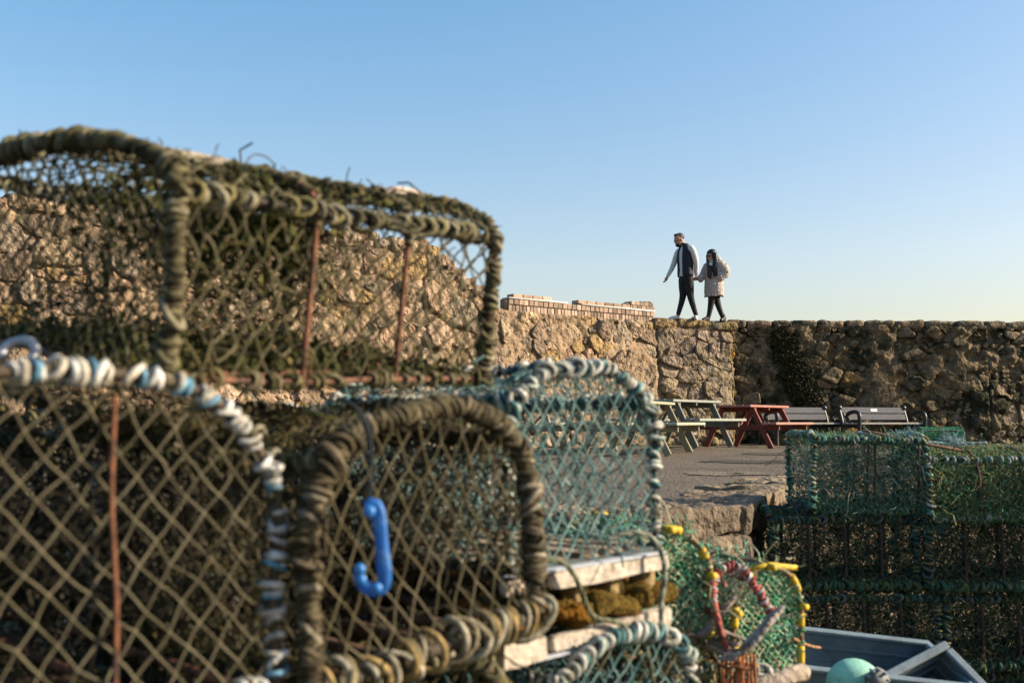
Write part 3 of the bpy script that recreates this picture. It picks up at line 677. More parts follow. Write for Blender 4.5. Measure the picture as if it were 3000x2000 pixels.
    for which, en in ((0, end_net), (1, far_net)):
        if not en: continue
        m_ = MB(); py_, pz_, rr, kn = en; nu = int(W / py_ * 2) + 2; nv = int(H / pz_ * 2) + 3; nd, E = diamond(nu, nv)
        yy = nd[:, 0] * py_ / 2 - .5 * py_ + rng.normal(0, py_ * .05, len(nd)); zz = nd[:, 1] * pz_ / 2 - .3 * pz_ + rng.normal(0, pz_ * .05, len(nd))
        yy = yy + .02 * np.sin(zz * 9 + seed)
        order = np.argsort(sc[:, 0]); up = np.interp
        arch = sc[1:-1]; ztop = lambda y: np.where((y < 0) | (y > W), -1, np.interp(y, arch[np.argsort(arch[:, 0]), 0], np.maximum.accumulate(arch[np.argsort(arch[:, 0]), 1]) * 0 + arch[np.argsort(arch[:, 0]), 1]))
        ins = lambda y, z: (z >= 0) & (z <= ztop(y)) & (y >= 0) & (y <= W)
        E = E[rng.random(len(E)) > .012]
        a = np.c_[yy, zz][E[:, 0]]; b = np.c_[yy, zz][E[:, 1]]; ia, ib = ins(*a.T), ins(*b.T); k = ia | ib; a, b, ia, ib = a[k], b[k], ia[k], ib[k]
        sw_ = ~ia; a[sw_], b[sw_] = b[sw_].copy(), a[sw_].copy(); cut = ~(ia & ib)
        lo = np.zeros(len(a)); hi = np.ones(len(a))
        for _ in range(9):
            mdl = (lo + hi) / 2; q = a + (b - a) * mdl[:, None]; g = ins(*q.T); lo = np.where(g, mdl, lo); hi = np.where(g, hi, mdl)
        b = np.where(cut[:, None], a + (b - a) * hi[:, None], b)
        def to3(q): 
            bul = np.sin(np.clip(q[:, 0] / W, 0, 1) * math.pi) * np.sin(np.clip(q[:, 1] / H, 0, 1) * math.pi)
            return np.c_[(.0 if which == 0 else L) + (bul * .02 if which == 0 else -bul * .02), q]
        a3, b3 = to3(a), to3(b); m3 = (a3 + b3) / 2 + rng.normal(0, sag * .6, a3.shape); tn = pick(rng, netpal, len(a), .2)
        sweep(m_, np.stack([a3, a3 * .3 + m3 * .7, b3 * .3 + m3 * .7, b3], 1), rr, max(S, 5), tint=tn)
        good = ins(yy, zz); Q3 = to3(np.c_[yy, zz][good]); knots(m_, Q3, rng.uniform(.8, 1.2, len(Q3)) * (kn or rr), pick(rng, netpal, len(Q3), .2) * 1.15)
        m_.build('end_netting', M['cord'], r, kind='stuff')
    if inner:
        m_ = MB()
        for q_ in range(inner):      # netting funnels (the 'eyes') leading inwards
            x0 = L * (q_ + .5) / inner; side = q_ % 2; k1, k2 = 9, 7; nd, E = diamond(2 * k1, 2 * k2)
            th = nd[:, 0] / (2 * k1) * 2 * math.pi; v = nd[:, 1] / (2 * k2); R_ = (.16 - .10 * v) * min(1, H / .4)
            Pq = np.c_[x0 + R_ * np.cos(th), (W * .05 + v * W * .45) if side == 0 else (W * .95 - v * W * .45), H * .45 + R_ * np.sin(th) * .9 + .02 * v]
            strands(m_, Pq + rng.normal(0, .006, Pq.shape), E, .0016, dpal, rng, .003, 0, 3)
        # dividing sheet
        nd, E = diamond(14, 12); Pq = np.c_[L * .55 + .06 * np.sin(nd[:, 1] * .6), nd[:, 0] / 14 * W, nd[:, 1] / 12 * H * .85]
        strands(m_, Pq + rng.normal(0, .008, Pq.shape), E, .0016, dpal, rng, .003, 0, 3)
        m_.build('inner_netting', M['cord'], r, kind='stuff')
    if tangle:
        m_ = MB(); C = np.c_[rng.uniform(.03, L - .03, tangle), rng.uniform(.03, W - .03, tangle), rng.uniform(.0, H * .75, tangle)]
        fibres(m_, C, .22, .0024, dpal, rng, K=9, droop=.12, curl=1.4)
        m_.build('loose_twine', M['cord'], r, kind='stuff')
    if tuft:
        m_ = MB(); tq = rng.random(tuft) ; xq = rng.random(tuft) * L
        edge = rng.random(tuft) < .5; tq = np.where(edge, rng.choice(A([0., .3, .7, 1.]), tuft) + rng.normal(0, .02, tuft), tq)
        C = P(xq, tq) + rng.normal(0, .006, (tuft, 3)); fibres(m_, C, .035, .0014, tuft_pal or netpal, rng, K=4, droop=.2)
        leaves(m_, P(rng.random(tuft) * L, rng.choice(A([0., .02, .98, 1., .3, .7]), tuft)) + rng.normal(0, .009, (tuft, 3)), .007, tuft_pal or netpal, rng)
        m_.build('weed', M['algae'], r, kind='stuff')
    return r, P
e_ = nrm(A([.69, .724])); g_ = A([-e_[1], e_[0]])
EXg = (g_[0], g_[1], 0); EYe = (-e_[0], -e_[1], 0)

OLIVE = [(.13, .115, .06), (.10, .09, .048), (.17, .15, .09), (.07, .065, .033)]
GREYROPE = [(.27, .245, .17), (.20, .18, .11), (.33, .30, .22), (.14, .13, .075), (.22, .19, .08)]
DIRT = [(.10, .10, .05), (.13, .12, .05), (.07, .07, .04), (.18, .15, .06)]
WEED = [(.06, .07, .025), (.10, .09, .03), (.04, .045, .02), (.13, .10, .04)]
BLUEWHITE = [(.62, .61, .57), (.66, .65, .60), (.14, .30, .42), (.58, .60, .58), (.52, .48, .40)]
TEAL = [(.11, .23, .23), (.08, .18, .19), (.17, .29, .28), (.24, .33, .31)]
TEALROPE = [(.56, .55, .49), (.50, .52, .46), (.10, .22, .23), (.40, .46, .41), (.58, .56, .50)]

# the creel lying on top of the heap
P1, _ = creel('lobster_creel', 'weathered brown creel lying on top of the foreground heap', .73, .66, .362, sh=.83, p=2.0, hoop_tint=(.22, .10, .06), mid=(.36, .66), mid_tint=(.22, .095, .055), rail_tint=(.05, .045, .03),
              wrap_end=dict(R=.0105, r=.0044, pitch=.0108, pal=[(.055, .05, .028), (.09, .08, .045), (.04, .036, .02), (.15, .13, .085)], fuzz=500),
              lash_mid=dict(R=.008, r=.004, pitch=.011, pal=[(.07, .065, .035), (.11, .10, .05), (.16, .14, .09)]), lash_end=dict(R=.0135, r=.0052, pitch=.030, pal=[(.10, .09, .05), (.17, .15, .08), (.27, .24, .16)], jit=.35, pair=2), lash_rail=dict(R=.0135, r=.0056, pitch=.034, pal=GREYROPE + [(.10, .09, .05)], pair=1, tilt=.9, jit=.3),
              side_lash=dict(R=.012, r=.0048, pitch=.042, pal=[(.18, .15, .07), (.22, .19, .12), (.11, .095, .045)], pair=True), rails=(0, .225, .5, .775, 1),
              net=(.040, .066, .0020, .0034), end_net=(.038, .040, .0019, .003), far_net=(.05, .05, .0019, .003), netpal=OLIVE, base_tint=(.34, .13, .075), inner=2, inner_shade=.6, tangle=30, tuft=500, tuft_pal=WEED, seed=21, S=5, railr=.006)
P1.matrix_world = basis((-.522, 1.49, .515), (.46, .57, .034), (-.70, .62, .165))
m_ = MB(); rg = np.random.default_rng(8)   # mossy clumps caught in the netting of the top creel
cl = np.concatenate([rg.normal((.20, .30, .27), (.08, .12, .04), (1100, 3)), rg.normal((.05, .4, .03), (.12, .12, .03), (700, 3)), rg.normal((.38, .45, .22), (.12, .06, .07), (900, 3)), np.c_[rg.uniform(0, .71, 4500), rg.uniform(.03, .64, 4500), rg.exponential(.010, 4500)], rg.normal((.25, .10, .25), (.07, .06, .05), (900, 3))])
cl = cl[(cl[:, 0] > 0.01) & (cl[:, 0] < .72) & (cl[:, 1] > .01) & (cl[:, 1] < .65) & (cl[:, 2] < .34)]
leaves(m_, cl, .010, [(.035, .045, .012), (.06, .065, .018), (.11, .105, .03)], rg); m_.build('moss', M['algae'], P1, kind='stuff')
m_ = MB(); sweep(m_, smooth(A([[.60, .20, .34], [.605, .20, .366], [.63, .20, .374], [.695, .205, .375], [.71, .205, .367], [.71, .20, .34]]), 2), .0055, 7, tint=(.5, .42, .36), caps=True)
sweep(m_, [[.61, .235, .37], [.70, .24, .371]], .005, 6, tint=(.4, .33, .27), caps=True); m_.build('door_catch', M['rod'], P1)
m_ = MB(); sweep(m_, smooth(A([[.24, .18, .34], [.24, .18, .372], [.27, .19, .389], [.31, .19, .379], [.325, .20, .343]]), 3), .0016, 5, tint=(.10, .12, .14)); m_.build('wire_loop', M['rod'], P1)
m_ = MB(); block(m_, (.30, .030, .012), 3, (8, 3, 2), 6, .003, (.36, .32, .26)); o = m_.build('lid_bar', M['raw_wood'], P1, loc=(.13, .27, .368)); 

# the three creels in the front row
P2, _ = creel('lobster_creel', 'creel with blue and white lashings filling the lower left corner', .62, .62, .462, sh=.50, p=2.4, hoop_r=.008, hoop_tint=(.10, .08, .05), rails=(0, .28, .72, 1),
              lash_end=dict(R=.0145, r=.0050, pitch=.038, pal=BLUEWHITE, pair=2, tilt=.35, jit=.25), lash_rail=dict(R=.012, r=.005, pitch=.024, pal=DIRT + GREYROPE, tilt=.5), side_lash=dict(R=.012, r=.005, pitch=.03, pal=DIRT),
              bot_lash=dict(R=.013, r=.0058, pitch=.028, pal=BLUEWHITE, pair=True), net=(.055, .055, .002, .0034), end_net=(.050, .061, .0018, .0038), far_net=(.06, .06, .0019, .003),
              netpal=[(.125, .108, .068), (.10, .088, .052), (.15, .132, .085)], inner=2, inner_shade=.22, tangle=110, tuft=2200, tuft_pal=WEED, seed=5, S=6, base_tint=(.3, .13, .07), sag=.002)
P2.matrix_world = basis((-.357, 1.53, .068), EXg, EYe)
m_ = MB(); sweep(m_, wob(A([[-.004, .262 - .012 * k / 8, .43 - .43 * k / 8 - .001] for k in range(9)]), .003, rg), .0038, 7, tint=(.20, .08, .04)); m_.build('centre_rod', M['rod'], P2)
P3, _ = creel('lobster_creel', 'dark creel with thick brown rope frame behind the blue hook', .60, .51, .402, sh=.46, p=2.7, hoop_r=.012, hoop_tint=(.09, .08, .05), rails=(0, .3, .7, 1),
              wrap_end=dict(R=.0150, r=.0048, pitch=.0112, pal=[(.065, .052, .03), (.10, .082, .048), (.045, .038, .02), (.15, .125, .08)], jit=.25, fuzz=700), lash_end=dict(R=.0175, r=.0056, pitch=.026, pal=[(.09, .07, .04), (.15, .12, .075), (.05, .042, .025), (.25, .22, .16)], jit=.22, pair=1, tilt=.35), lash_rail=dict(R=.015, r=.006, pitch=.02, pal=GREYROPE + DIRT), side_lash=dict(R=.014, r=.006, pitch=.024, pal=DIRT),
              bot_lash=dict(R=.030, r=.0062, pitch=.034, pal=[(.36, .33, .24), (.30, .27, .19), (.40, .37, .28), (.24, .20, .12), (.34, .24, .10)], jit=.12, tilt=.3, K=16, pair=True), net=(.045, .055, .002, .003), end_net=(.046, .074, .0018, .0032), far_net=(.05, .05, .0019, .003),
              netpal=[(.12, .10, .055), (.09, .08, .04), (.15, .13, .08)], inner=2, inner_shade=.35, tangle=220, tuft=2200, tuft_pal=WEED, seed=6, S=5, base_tint=(.2, .12, .08), sag=.003)
P3.matrix_world = basis((.052, 1.905, .10), EXg, (-.36, -.38, -.045))
P4, _ = creel('lobster_creel', 'teal netted creel on pale wooden planks right of the heap', .62, .50, .41, sh=.55, p=2.4, hoop_r=.008, hoop_tint=(.05, .09, .10), rails=(0, .3, .5, .7, 1),
              lash_end=dict(R=.0135, r=.0056, pitch=.034, pal=TEALROPE, pair=True, tilt=.5, jit=.35), lash_rail=dict(R=.014, r=.0062, pitch=.018, pal=TEALROPE + [(.05, .10, .15)] * 3), side_lash=dict(R=.012, r=.005, pitch=.03, pal=TEALROPE),
              net=(.046, .050, .002, .0034), end_net=(.044, .058, .0020, .0036), far_net=(.05, .05, .0018, .003), netpal=TEAL, inner=0, tangle=60, tuft=900, tuft_pal=TEAL, seed=9, base='slats', base_tint=(.42, .34, .24), sag=.003)
P4.matrix_world = basis((.334, 2.34, .165), EXg, EYe)
# base timbers of the teal creel
for z, w_, t_ in ((-.022, .037, (.56, .49, .41)), (-.145, .038, (.54, .47, .39))):
    for ya, yb in ((-.0, .42), (.435, .555)):
        m_ = MB(); block(m_, (.022, yb - ya, w_), int(-z * 100) + int(ya * 9), (2, 14, 4), 14, .005, t_); m_.build('base_plank', M['raw_wood'], P4, loc=(-.035, (ya + yb) / 2, z))
    m_ = MB(); block(m_, (.03, .552, .005), 9, (2, 12, 2), 9, .001, (.50, .53, .58)); m_.build('lit_plank_edge', M['wood'], P4, loc=(-.034, .282, z + (w_ / 2 + .003 if z > -.1 else -w_ / 2 - .003)))  # thin strip whose bluish-white colour stands for light on the plank
for k in range(9):
    m_ = MB(); block(m_, (.10, random.uniform(.05, .11), random.uniform(.03, .05)), k, (10, 10, 7), 4, .02, (.17, .115, .03)); c_ = np.concatenate(m_.v); rg2 = np.random.default_rng(k); leaves(m_, c_[rg2.integers(0, len(c_), 500)] + rg2.normal(0, .003, (500, 3)), .0035, [(.20, .14, .03), (.13, .12, .03), (.26, .13, .03)], rg2); m_.build('moss_clump', M['moss'], P4, loc=(.01, .02 + k * .068 + random.uniform(-.01, .01), -.09 + random.uniform(-.014, .008)))
for k in range(5):
    m_ = MB(); block(m_, (.05, .05, .09), k + 20, (5, 5, 4), 4, .006, (.30, .22, .10)); m_.build('spacer_block', M['raw_wood'], P4, loc=(.02, .03 + k * .12, -.085))
m_ = MB(); block(m_, (.5, .56, .10), 77, (4, 4, 4), 6, .02, (.06, .045, .02)); m_.build('base_board', M['moss'], P4, loc=(.30, .26, -.09))
def rope(name, label, pts, r, tint, pal=None, it=3, twist=True, cat='rope', group=None, seed=1):
    q = resample(smooth(A(pts), it), step=r * 1.4); rng = np.random.default_rng(seed); m_ = MB()
    if twist:
        T = nrm(np.gradient(q, axis=0)); rf = REFS[np.abs(T @ REFS.T).max(0).argmin()]; N = nrm(np.cross(T, rf)); B = np.cross(T, N)
        for k in range(3):
            ph = np.arange(len(q)) * .55 + k * 2.094; sweep(m_, q + r * .5 * (np.cos(ph)[:, None] * N + np.sin(ph)[:, None] * B), r * .62, 5, tint=tint, caps=True)
    else: sweep(m_, q, r, 6, tint=tint, caps=True)
    o_ = m_.build(name, M['rope']); tag(o_, label, cat, group); return o_
def P4w(x, y, z):
    v = P4.matrix_world @ Vector((x, y, z)); return (v.x, v.y, v.z)
rope('rope', 'olive rope looped over the left end of the pale planks', [P4w(-.02, .52, -.02), P4w(-.05, .47, .03), P4w(-.07, .40, .02), P4w(-.075, .36, -.04), P4w(-.07, .33, -.10), P4w(-.06, .24, -.12), P4w(-.07, .16, -.15), P4w(-.075, .13, -.22), P4w(-.06, .10, -.28)], .0055, (.16, .17, .11), group='ropes round the wooden planks')
rope('rope', 'grey rope looped over the right end of the pale planks', [P4w(-.01, .20, .04), P4w(-.05, .14, .06), P4w(-.075, .09, .03), P4w(-.08, .075, -.04), P4w(-.07, .085, -.10), P4w(-.08, .09, -.15), P4w(-.05, .12, -.17), P4w(-.06, .05, -.19), P4w(-.05, .02, -.26)], .006, (.26, .28, .22), group='ropes round the wooden planks')

# generic creels for the rest: a brown, a green and a teal kind, copied
brown, _ = creel('lobster_creel', 'brown creel', .64, .52, .40, sh=.5, p=2.6, hoop_tint=(.14, .09, .05), lash_end=dict(R=.015, r=.006, pitch=.018, pal=GREYROPE + DIRT), lash_rail=dict(R=.013, r=.0055, pitch=.022, pal=GREYROPE), side_lash=dict(R=.012, r=.005, pitch=.03, pal=DIRT),
                 net=(.045, .045, .0019, .0028), end_net=(.05, .055, .0019, .003), far_net=(.05, .05, .0019, .003), netpal=[tuple(A(c) * .6) for c in OLIVE + TEAL[:1]], inner=2, inner_shade=.5, tangle=200, tuft=2000, tuft_pal=WEED, seed=31, S=4, mid=(.5,), sag=.004)
tealc, _ = creel('lobster_creel', 'teal creel', .64, .52, .40, sh=.5, p=2.6, hoop_tint=(.08, .09, .08), lash_end=dict(R=.014, r=.0065, pitch=.020, pal=TEALROPE), lash_rail=dict(R=.013, r=.006, pitch=.020, pal=TEALROPE + TEAL), side_lash=dict(R=.012, r=.005, pitch=.03, pal=TEAL),
                 net=(.045, .045, .0019, .0028), end_net=(.05, .055, .0019, .003), netpal=TEAL + OLIVE[:1], inner=2, inner_shade=.6, tangle=240, tuft=2000, tuft_pal=TEAL + WEED, seed=32, S=4, mid=(.5,), sag=.004)
EU = A([e_[0], e_[1]]); GU = g_
used = set()
def put(src, e, g, z, ej=0., label='', yaw=0.0):
    c = src if src.name not in used else copy_tree(src); used.add(src.name)
    p = EU * e + GU * g; c['label'] = label; ca, sa = math.cos(yaw), math.sin(yaw)
    ex = (g_[0] * ca - g_[1] * sa, g_[0] * sa + g_[1] * ca, 0); ey = (-e_[0] * ca + e_[1] * sa, -e_[0] * sa - e_[1] * ca, 0)
    c.matrix_world = basis((p[0], p[1], z), ex, ey); return c
# e is the position of the right-hand edge along the heap, g the depth
put(tealc, 1.96, 1.30, -.385, label='teal roped creel just under the pale wooden planks', yaw=.03)
put(brown, 1.38, 1.31, -.345, label='brown creel in second layer, beneath the thick roped creel')
put(brown, .84, 1.34, -.345, label='brown creel in second layer, under the blue lashed creel')
put(tealc, 2.02, 2.02, .10, label='teal creel behind the planked creel, mostly hidden')
put(brown, 1.42, 2.0, .085, label='brown creel behind the dark roped creel, seen through its netting', yaw=.06)
put(brown, .82, 2.02, .09, label='brown creel behind the blue lashed creel', yaw=-.05)
put(tealc, .20, 1.98, .09, label='teal creel at the far left back of the heap', yaw=.04)
put(tealc, 1.44, 2.02, -.345, label='teal creel low in the back row of the heap')
put(brown, .80, 2.02, -.345, label='brown creel low in the back row, behind the left corner')
put(brown, 2.02, 2.03, -.345, label='brown creel low in the back row, behind the planks')
for (e, g) in ((1.96, 1.31), (1.38, 1.33), (.84, 1.34), (1.44, 2.03), (.80, 2.03), (2.02, 2.04)):
    for lv in (1, 2): put((brown, tealc)[(lv + int(e * 10)) % 2], e, g, -.35 - .43 * lv - (.06 if lv == 2 else 0), label=('third layer' if lv == 1 else 'bottom layer') + ' creel of the foreground heap, %s row, %s' % ('front' if g < 1.6 else 'back', 'under the planked creel' if e > 1.9 else 'under the thick roped creel' if e > 1.3 else 'under the blue lashed creel'))

# odd pale hose ring at the left edge, on the back-left creel
pr = at(55, 1035, 1.62); m_ = MB(); a = np.linspace(-.6, 3.6, 22)
sweep(m_, np.c_[pr[0] + .027 * np.cos(a), pr[1] + .012 * np.sin(a), pr[2] + .022 * np.sin(a)], .0085, 8, tint=(.45, .46, .50), caps=True)
o = m_.build('hose_loop', M['plastic']); tag(o, 'short grey hose loop at the left edge above blue lashings', 'hose')

# blue plastic hook with its black elastic cord
hk = empty('bait_hook', 'blue plastic hook hanging from black elastic in front of the brown creel', 'hook', tuple(at(1090, 1600, 1.50)))
def hp(px, py, dy=0.0): return at(px, py, 1.50 + dy) - A(hk.location)
def flat(mb, pts, wid, th, tint):
    q = resample(smooth(A(pts), 2), n=26); T = nrm(np.gradient(q, axis=0)); N = nrm(np.cross(T, A([0, 1., 0]))); w_ = np.interp(np.linspace(0, 1, len(q)), np.linspace(0, 1, len(wid)), wid)[:, None]
    V = np.concatenate([q + N * w_ * a + A([0, b * th, 0]) for a, b in ((-1, -.6), (-.7, -1), (.7, -1), (1, -.6), (1, .6), (.7, 1), (-.7, 1), (-1, .6))]); n = len(q)
    Q = [[a * n + i, ((a + 1) % 8) * n + i, ((a + 1) % 8) * n + i + 1, a * n + i + 1] for a in range(8) for i in range(n - 1)]
    mb.add(V, Q, tint)
    for i in (0, n - 1): mb.add(V.reshape(8, n, 3)[:, i], [[0, 1, 2, 3], [0, 3, 4, 7], [4, 5, 6, 7]], tint)
m_ = MB(); BL = (.02, .16, .55)
flat(m_, [hp(1078, 1486), hp(1088, 1470), hp(1106, 1482), hp(1112, 1530), hp(1120, 1620), hp(1128, 1690), hp(1122, 1722), hp(1098, 1732), hp(1070, 1722), hp(1052, 1695), hp(1050, 1668)], [.009, .0098, .0105, .0095, .0098, .0105, .010, .0095, .009, .007], .005, BL)
M['scuffed'] = material('scuffed_plastic', 0.5, 40, 0.2, 0.5, 120, 0.003, patch=(0.12, 0.30, 0.62), patch_scale=30, patch_lo=0.55, patch_hi=0.66, spec=0.4); m_.build('hook_body', M['scuffed'], hk)
for x, y, rr in ((1082, 1498, .0095), (1058, 1697, .008), (1104, 1722, .0085), (1054, 1666, .0085)):
    m_ = MB(); ball(m_, hp(x, y, -.004), (rr, .0052, rr), (.04, .25, .68), 12, 7); m_.build('rivet', M['plastic'], hk)
m_ = MB()
for k, o_ in enumerate((0, 9)): sweep(m_, resample(smooth(A([hp(980, 1160, .05), hp(1040, 1185, .02), hp(1072 + o_, 1240), hp(1078 + o_ * 1.5, 1330), hp(1077 + o_ * 1.4, 1420), hp(1084, 1482)]), 3), n=40), .0021, 6, tint=(.05, .06, .065))
sweep(m_, resample(smooth(A([hp(900, 1140, .10), hp(980, 1160, .05), hp(1010, 1172, .04)]), 2), n=12), .0021, 6, tint=(.05, .06, .065))
m_.build('elastic_cord', M['cloth'], hk)

# ------------------------------------------------------------------ yellow framed and red hooped creels in the middle
GRN = [(.10, .40, .22), (.07, .30, .17), (.26, .48, .30), (.44, .50, .32), (.50, .48, .30)]
YEL = (.62, .42, .02)
def yellow_creel(label, seed):
    r, Pf = creel('lobster_creel', label, .46, .26, .33, sh=.55, p=2.1, hoop_r=.0085, hoop_tint=(.22, .13, .06), rails=(0, .25, .5, .75, 1), net=(.027, .027, .0024, .0040), end_net=(.025, .027, .0026, .0046), far_net=(.04, .04, .0017, .002), netpal=GRN,
                  inner=1, tangle=170, tuft=420, tuft_pal=GRN, seed=seed, base='slats', base_tint=(.34, .25, .18), sag=.004, group='yellow framed green creels', mid=(.5,), lash_end=dict(R=.0085, r=.0035, pitch=.034, pal=GRN))
    for o_ in r.children:
        if o_.name.startswith(('hoop', 'rail', 'crossbar')): o_.data.materials[0] = M['worn_plastic']
    rng = np.random.default_rng(seed)
    for x in (0, .46):
        for t0 in np.arange(.03, .95, .14):
            m_ = MB(); sweep(m_, Pf(np.full(6, x), np.linspace(t0, t0 + rng.uniform(.03, .075), 6)), .0125, 8, tint=tl(YEL, .2), caps=True); m_.build('tape_sleeve', M['worn_plastic'], r)
    m_ = MB(); C = np.c_[rng.uniform(-.01, .3, 700), rng.uniform(0, .28, 700), rng.uniform(0, .34, 700)]; fibres(m_, C, .045, .0026, [(.12, .42, .28), (.40, .50, .38), (.06, .30, .18), (.46, .42, .30)], rng, K=4); m_.build('twine_ends', M['cord'], r, kind='stuff')
    for (x, t) in ((0, .25), (0, .75), (0, .5)):
        m_ = MB(); c = Pf(A([x * .46]), A([t]))[0]; d = A([-.03, 0, 0]) if t == .5 else A([-.028, 0, .0]); sweep(m_, A([c + .01 * A([1, 0, 0]), c + d]), .0105, 8, tint=YEL, caps=True); m_.build('tube_end', M['worn_plastic'], r)
    return r
P6 = yellow_creel('green netted creel with yellow frame right beside the pale planks', 41)
P6.matrix_world = basis(tuple(at(2082, 1900, 2.80)), (-.35, .93, 0), (-.90, -.38, .0))
P8 = yellow_creel('green netted creel with yellow frame behind the red hoop', 42)
P8.matrix_world = basis(tuple(at(2345, 1965, 3.15)), (-.45, .89, .04), (-.88, -.46, 0))
m_ = MB(); sweep(m_, A([[0, .02, .318], [.0, .13, .334], [0, .20, .325]]) * 1.0, .0085, 8, tint=YEL, caps=True)
m_.build('top_tube', M['worn_plastic'], P8)
# red hooped creel with a driftwood sill
rh = empty('red_hoop_creel', 'small creel with red rope hoop and curved driftwood sill', 'lobster creel', tuple(at(2190, 1930, 2.75)), group='lobster creels piled on the lower quay')
L0 = A(rh.location); rp = lambda px, py, dy=0.: at(px, py, 2.75 + dy) - L0
q = resample(smooth(A([rp(2138, 1925, -.05), rp(2112, 1850, -.04), rp(2092, 1770, -.01), rp(2086, 1718, .02), rp(2100, 1672, .05), rp(2140, 1655, .07), rp(2180, 1668, .06), rp(2212, 1715, .03), rp(2240, 1765, .0), rp(2262, 1800, -.02)]), 3), n=60)
m_ = MB(); sweep(m_, q, .009, 8, tint=(.50, .12, .09), caps=True); ho = m_.build('hoop', M['rod'], rh)
rg = np.random.default_rng(77); m_ = MB(); lash(m_, q[18:], .0115, .0042, .0125, [(.50, .14, .12), (.52, .42, .40), (.42, .10, .08), (.56, .50, .48)], rg); m_.build('lashing', M['rope'], ho)
qb = q + A([-.05, .26, .0])
m_ = MB(); sweep(m_, qb[:-4], .008, 7, tint=(.40, .09, .06)); m_.build('back_hoop', M['rod'], rh)
for k in (14, 24, 34, 46): m_ = MB(); sweep(m_, A([q[k], qb[k]]), .0065, 6, tint=(.45, .12, .08)); m_.build('rail', M['rod'], rh)
# netting bag inside the hoop
m_ = MB(); nd, E = diamond(26, 22); cen = q.mean(0); uu = nd[:, 0] / 26; vv = nd[:, 1] / 22
rim = np.stack([np.interp(uu * (len(q) - 1), np.arange(len(q)), q[:, i]) for i in range(3)], 1)
Pq = rim * (1 - vv[:, None]) + (cen + A([-.03, .24, -.07])) * vv[:, None]; Pq[:, 1] += .10 * np.sin(vv * math.pi) 
strands(m_, Pq + rg.normal(0, .003, Pq.shape), E, .0015, [(.32, .29, .24), (.26, .24, .2), (.10, .2, .15)], rg, .003, .002, 4)
nd, E = diamond(26, 16); uu = nd[:, 0] / 26; vv = nd[:, 1] / 16; rim = np.stack([np.interp(uu * (len(q) - 1), np.arange(len(q)), q[:, i]) for i in range(3)], 1)
strands(m_, rim + vv[:, None] * A([-.05, .26, 0]) + rg.normal(0, .003, rim.shape), E, .0015, [(.32, .29, .24), (.08, .24, .16)], rg, .003, .002, 4)
m_.build('netting', M['cord'], rh, kind='stuff')
q = resample(smooth(A([rp(2118, 1915, -.07), rp(2160, 1918, -.08), rp(2205, 1885, -.08), rp(2235, 1845, -.07), rp(2262, 1810, -.05), rp(2290, 1785, -.03)]), 3), n=30)
wd = np.interp(np.linspace(0, 1, 30), [0, .1, .4, .7, .93, 1], [.006, .016, .024, .022, .018, .008]); q = resample(q, n=60); wd = np.interp(np.linspace(0, 1, 60), np.linspace(0, 1, 30), wd) * (.9 + .2 * fnoise(q, 120, 3)); m_ = MB(); 
for k in range(6): sweep(m_, wob(q, .0025, rg, 10) + A([-.012 + .011 * (k % 3), .012 * (k // 3) - .004, .009 * (k % 3) - .008]), np.interp(np.linspace(0, 1, 60), [0, .15 + .04 * k, .85 + .02 * k, 1], [.002, .0085, .0080, .0015]) * (1 + .35 * fnoise(q + k, 160, 2)), 7, tint=tl((.42, .37, .33), .25), caps=True)
q2 = q + A([-.10, .10, .015]); sweep(m_, q2, wd * .55, 9, tint=(.34, .30, .28), caps=True); m_.build('driftwood_sill', M['raw_wood'], rh)
for k in range(4):
    m_ = MB(); c0 = q[6 + 6 * k]; block(m_, (.03, .2, .014), k, (3, 5, 2), 6, .004, (.34, .27, .22)); o_ = m_.build('base_slat', M['raw_wood'], rh, loc=tuple(c0 + A([-.05, .12, .0]))); o_.rotation_euler = (0, 0, .4)
# log under the yellow creel, wicker stump, buff netting drum
m_ = MB(); q = resample(smooth(A([at(2180, 2010, 2.9), at(2260, 2000, 2.9), at(2320, 1978, 2.92), at(2368, 1962, 2.98)]), 2), n=20)
sweep(m_, wob(q, .003, rg), np.interp(np.linspace(0, 1, 20), [0, .1, .9, 1], [.012, .022, .026, .014]), 10, tint=(.46, .38, .30), caps=True)
o = m_.build('driftwood_log', M['raw_wood']); tag(o, 'pale driftwood log under the yellow framed creel', 'log')
wk = empty('wicker_stump', 'orange wicker bundle standing below the driftwood sill', 'wicker', tuple(at(2165, 2060, 2.72)))
for k in range(12):
    m_ = MB(); x = -.04 + .0073 * k; sweep(m_, wob(A([[x, .02 * math.sin(k), -.05 + .02 * j] for j in range(10)]), .002, rg), .0036, 6, tint=tl((.42, .16, .07)), caps=True); m_.build('cane', M['raw_wood'], wk)
for z in (.0, .05, .10):
    m_ = MB(); a = np.linspace(0, 2 * math.pi, 20); sweep(m_, np.c_[.05 * np.cos(a), .026 * np.sin(a), z + .004 * np.sin(a * 6)], .0045, 6, tint=(.38, .15, .07)); m_.build('weave', M['raw_wood'], wk)
dr, _ = creel('net_drum', 'round creel with buff diamond netting between planks and red hoop', .40, .20, .25, sh=.3, p=2.1, hoop_r=.006, hoop_tint=(.10, .08, .05), netpal=[(.44, .36, .18), (.38, .32, .18), (.48, .42, .24)], net=(.03, .035, .0016, .0022), end_net=(.030, .034, .0016, .0022), tangle=60, tuft=200, tuft_pal=[(.3, .14, .05), (.2, .2, .08)], seed=51, inner=1, sag=.002)
dr.matrix_world = basis(tuple(at(2118, 2125, 2.78)), (-.3, .95, 0), (-.92, -.36, 0))
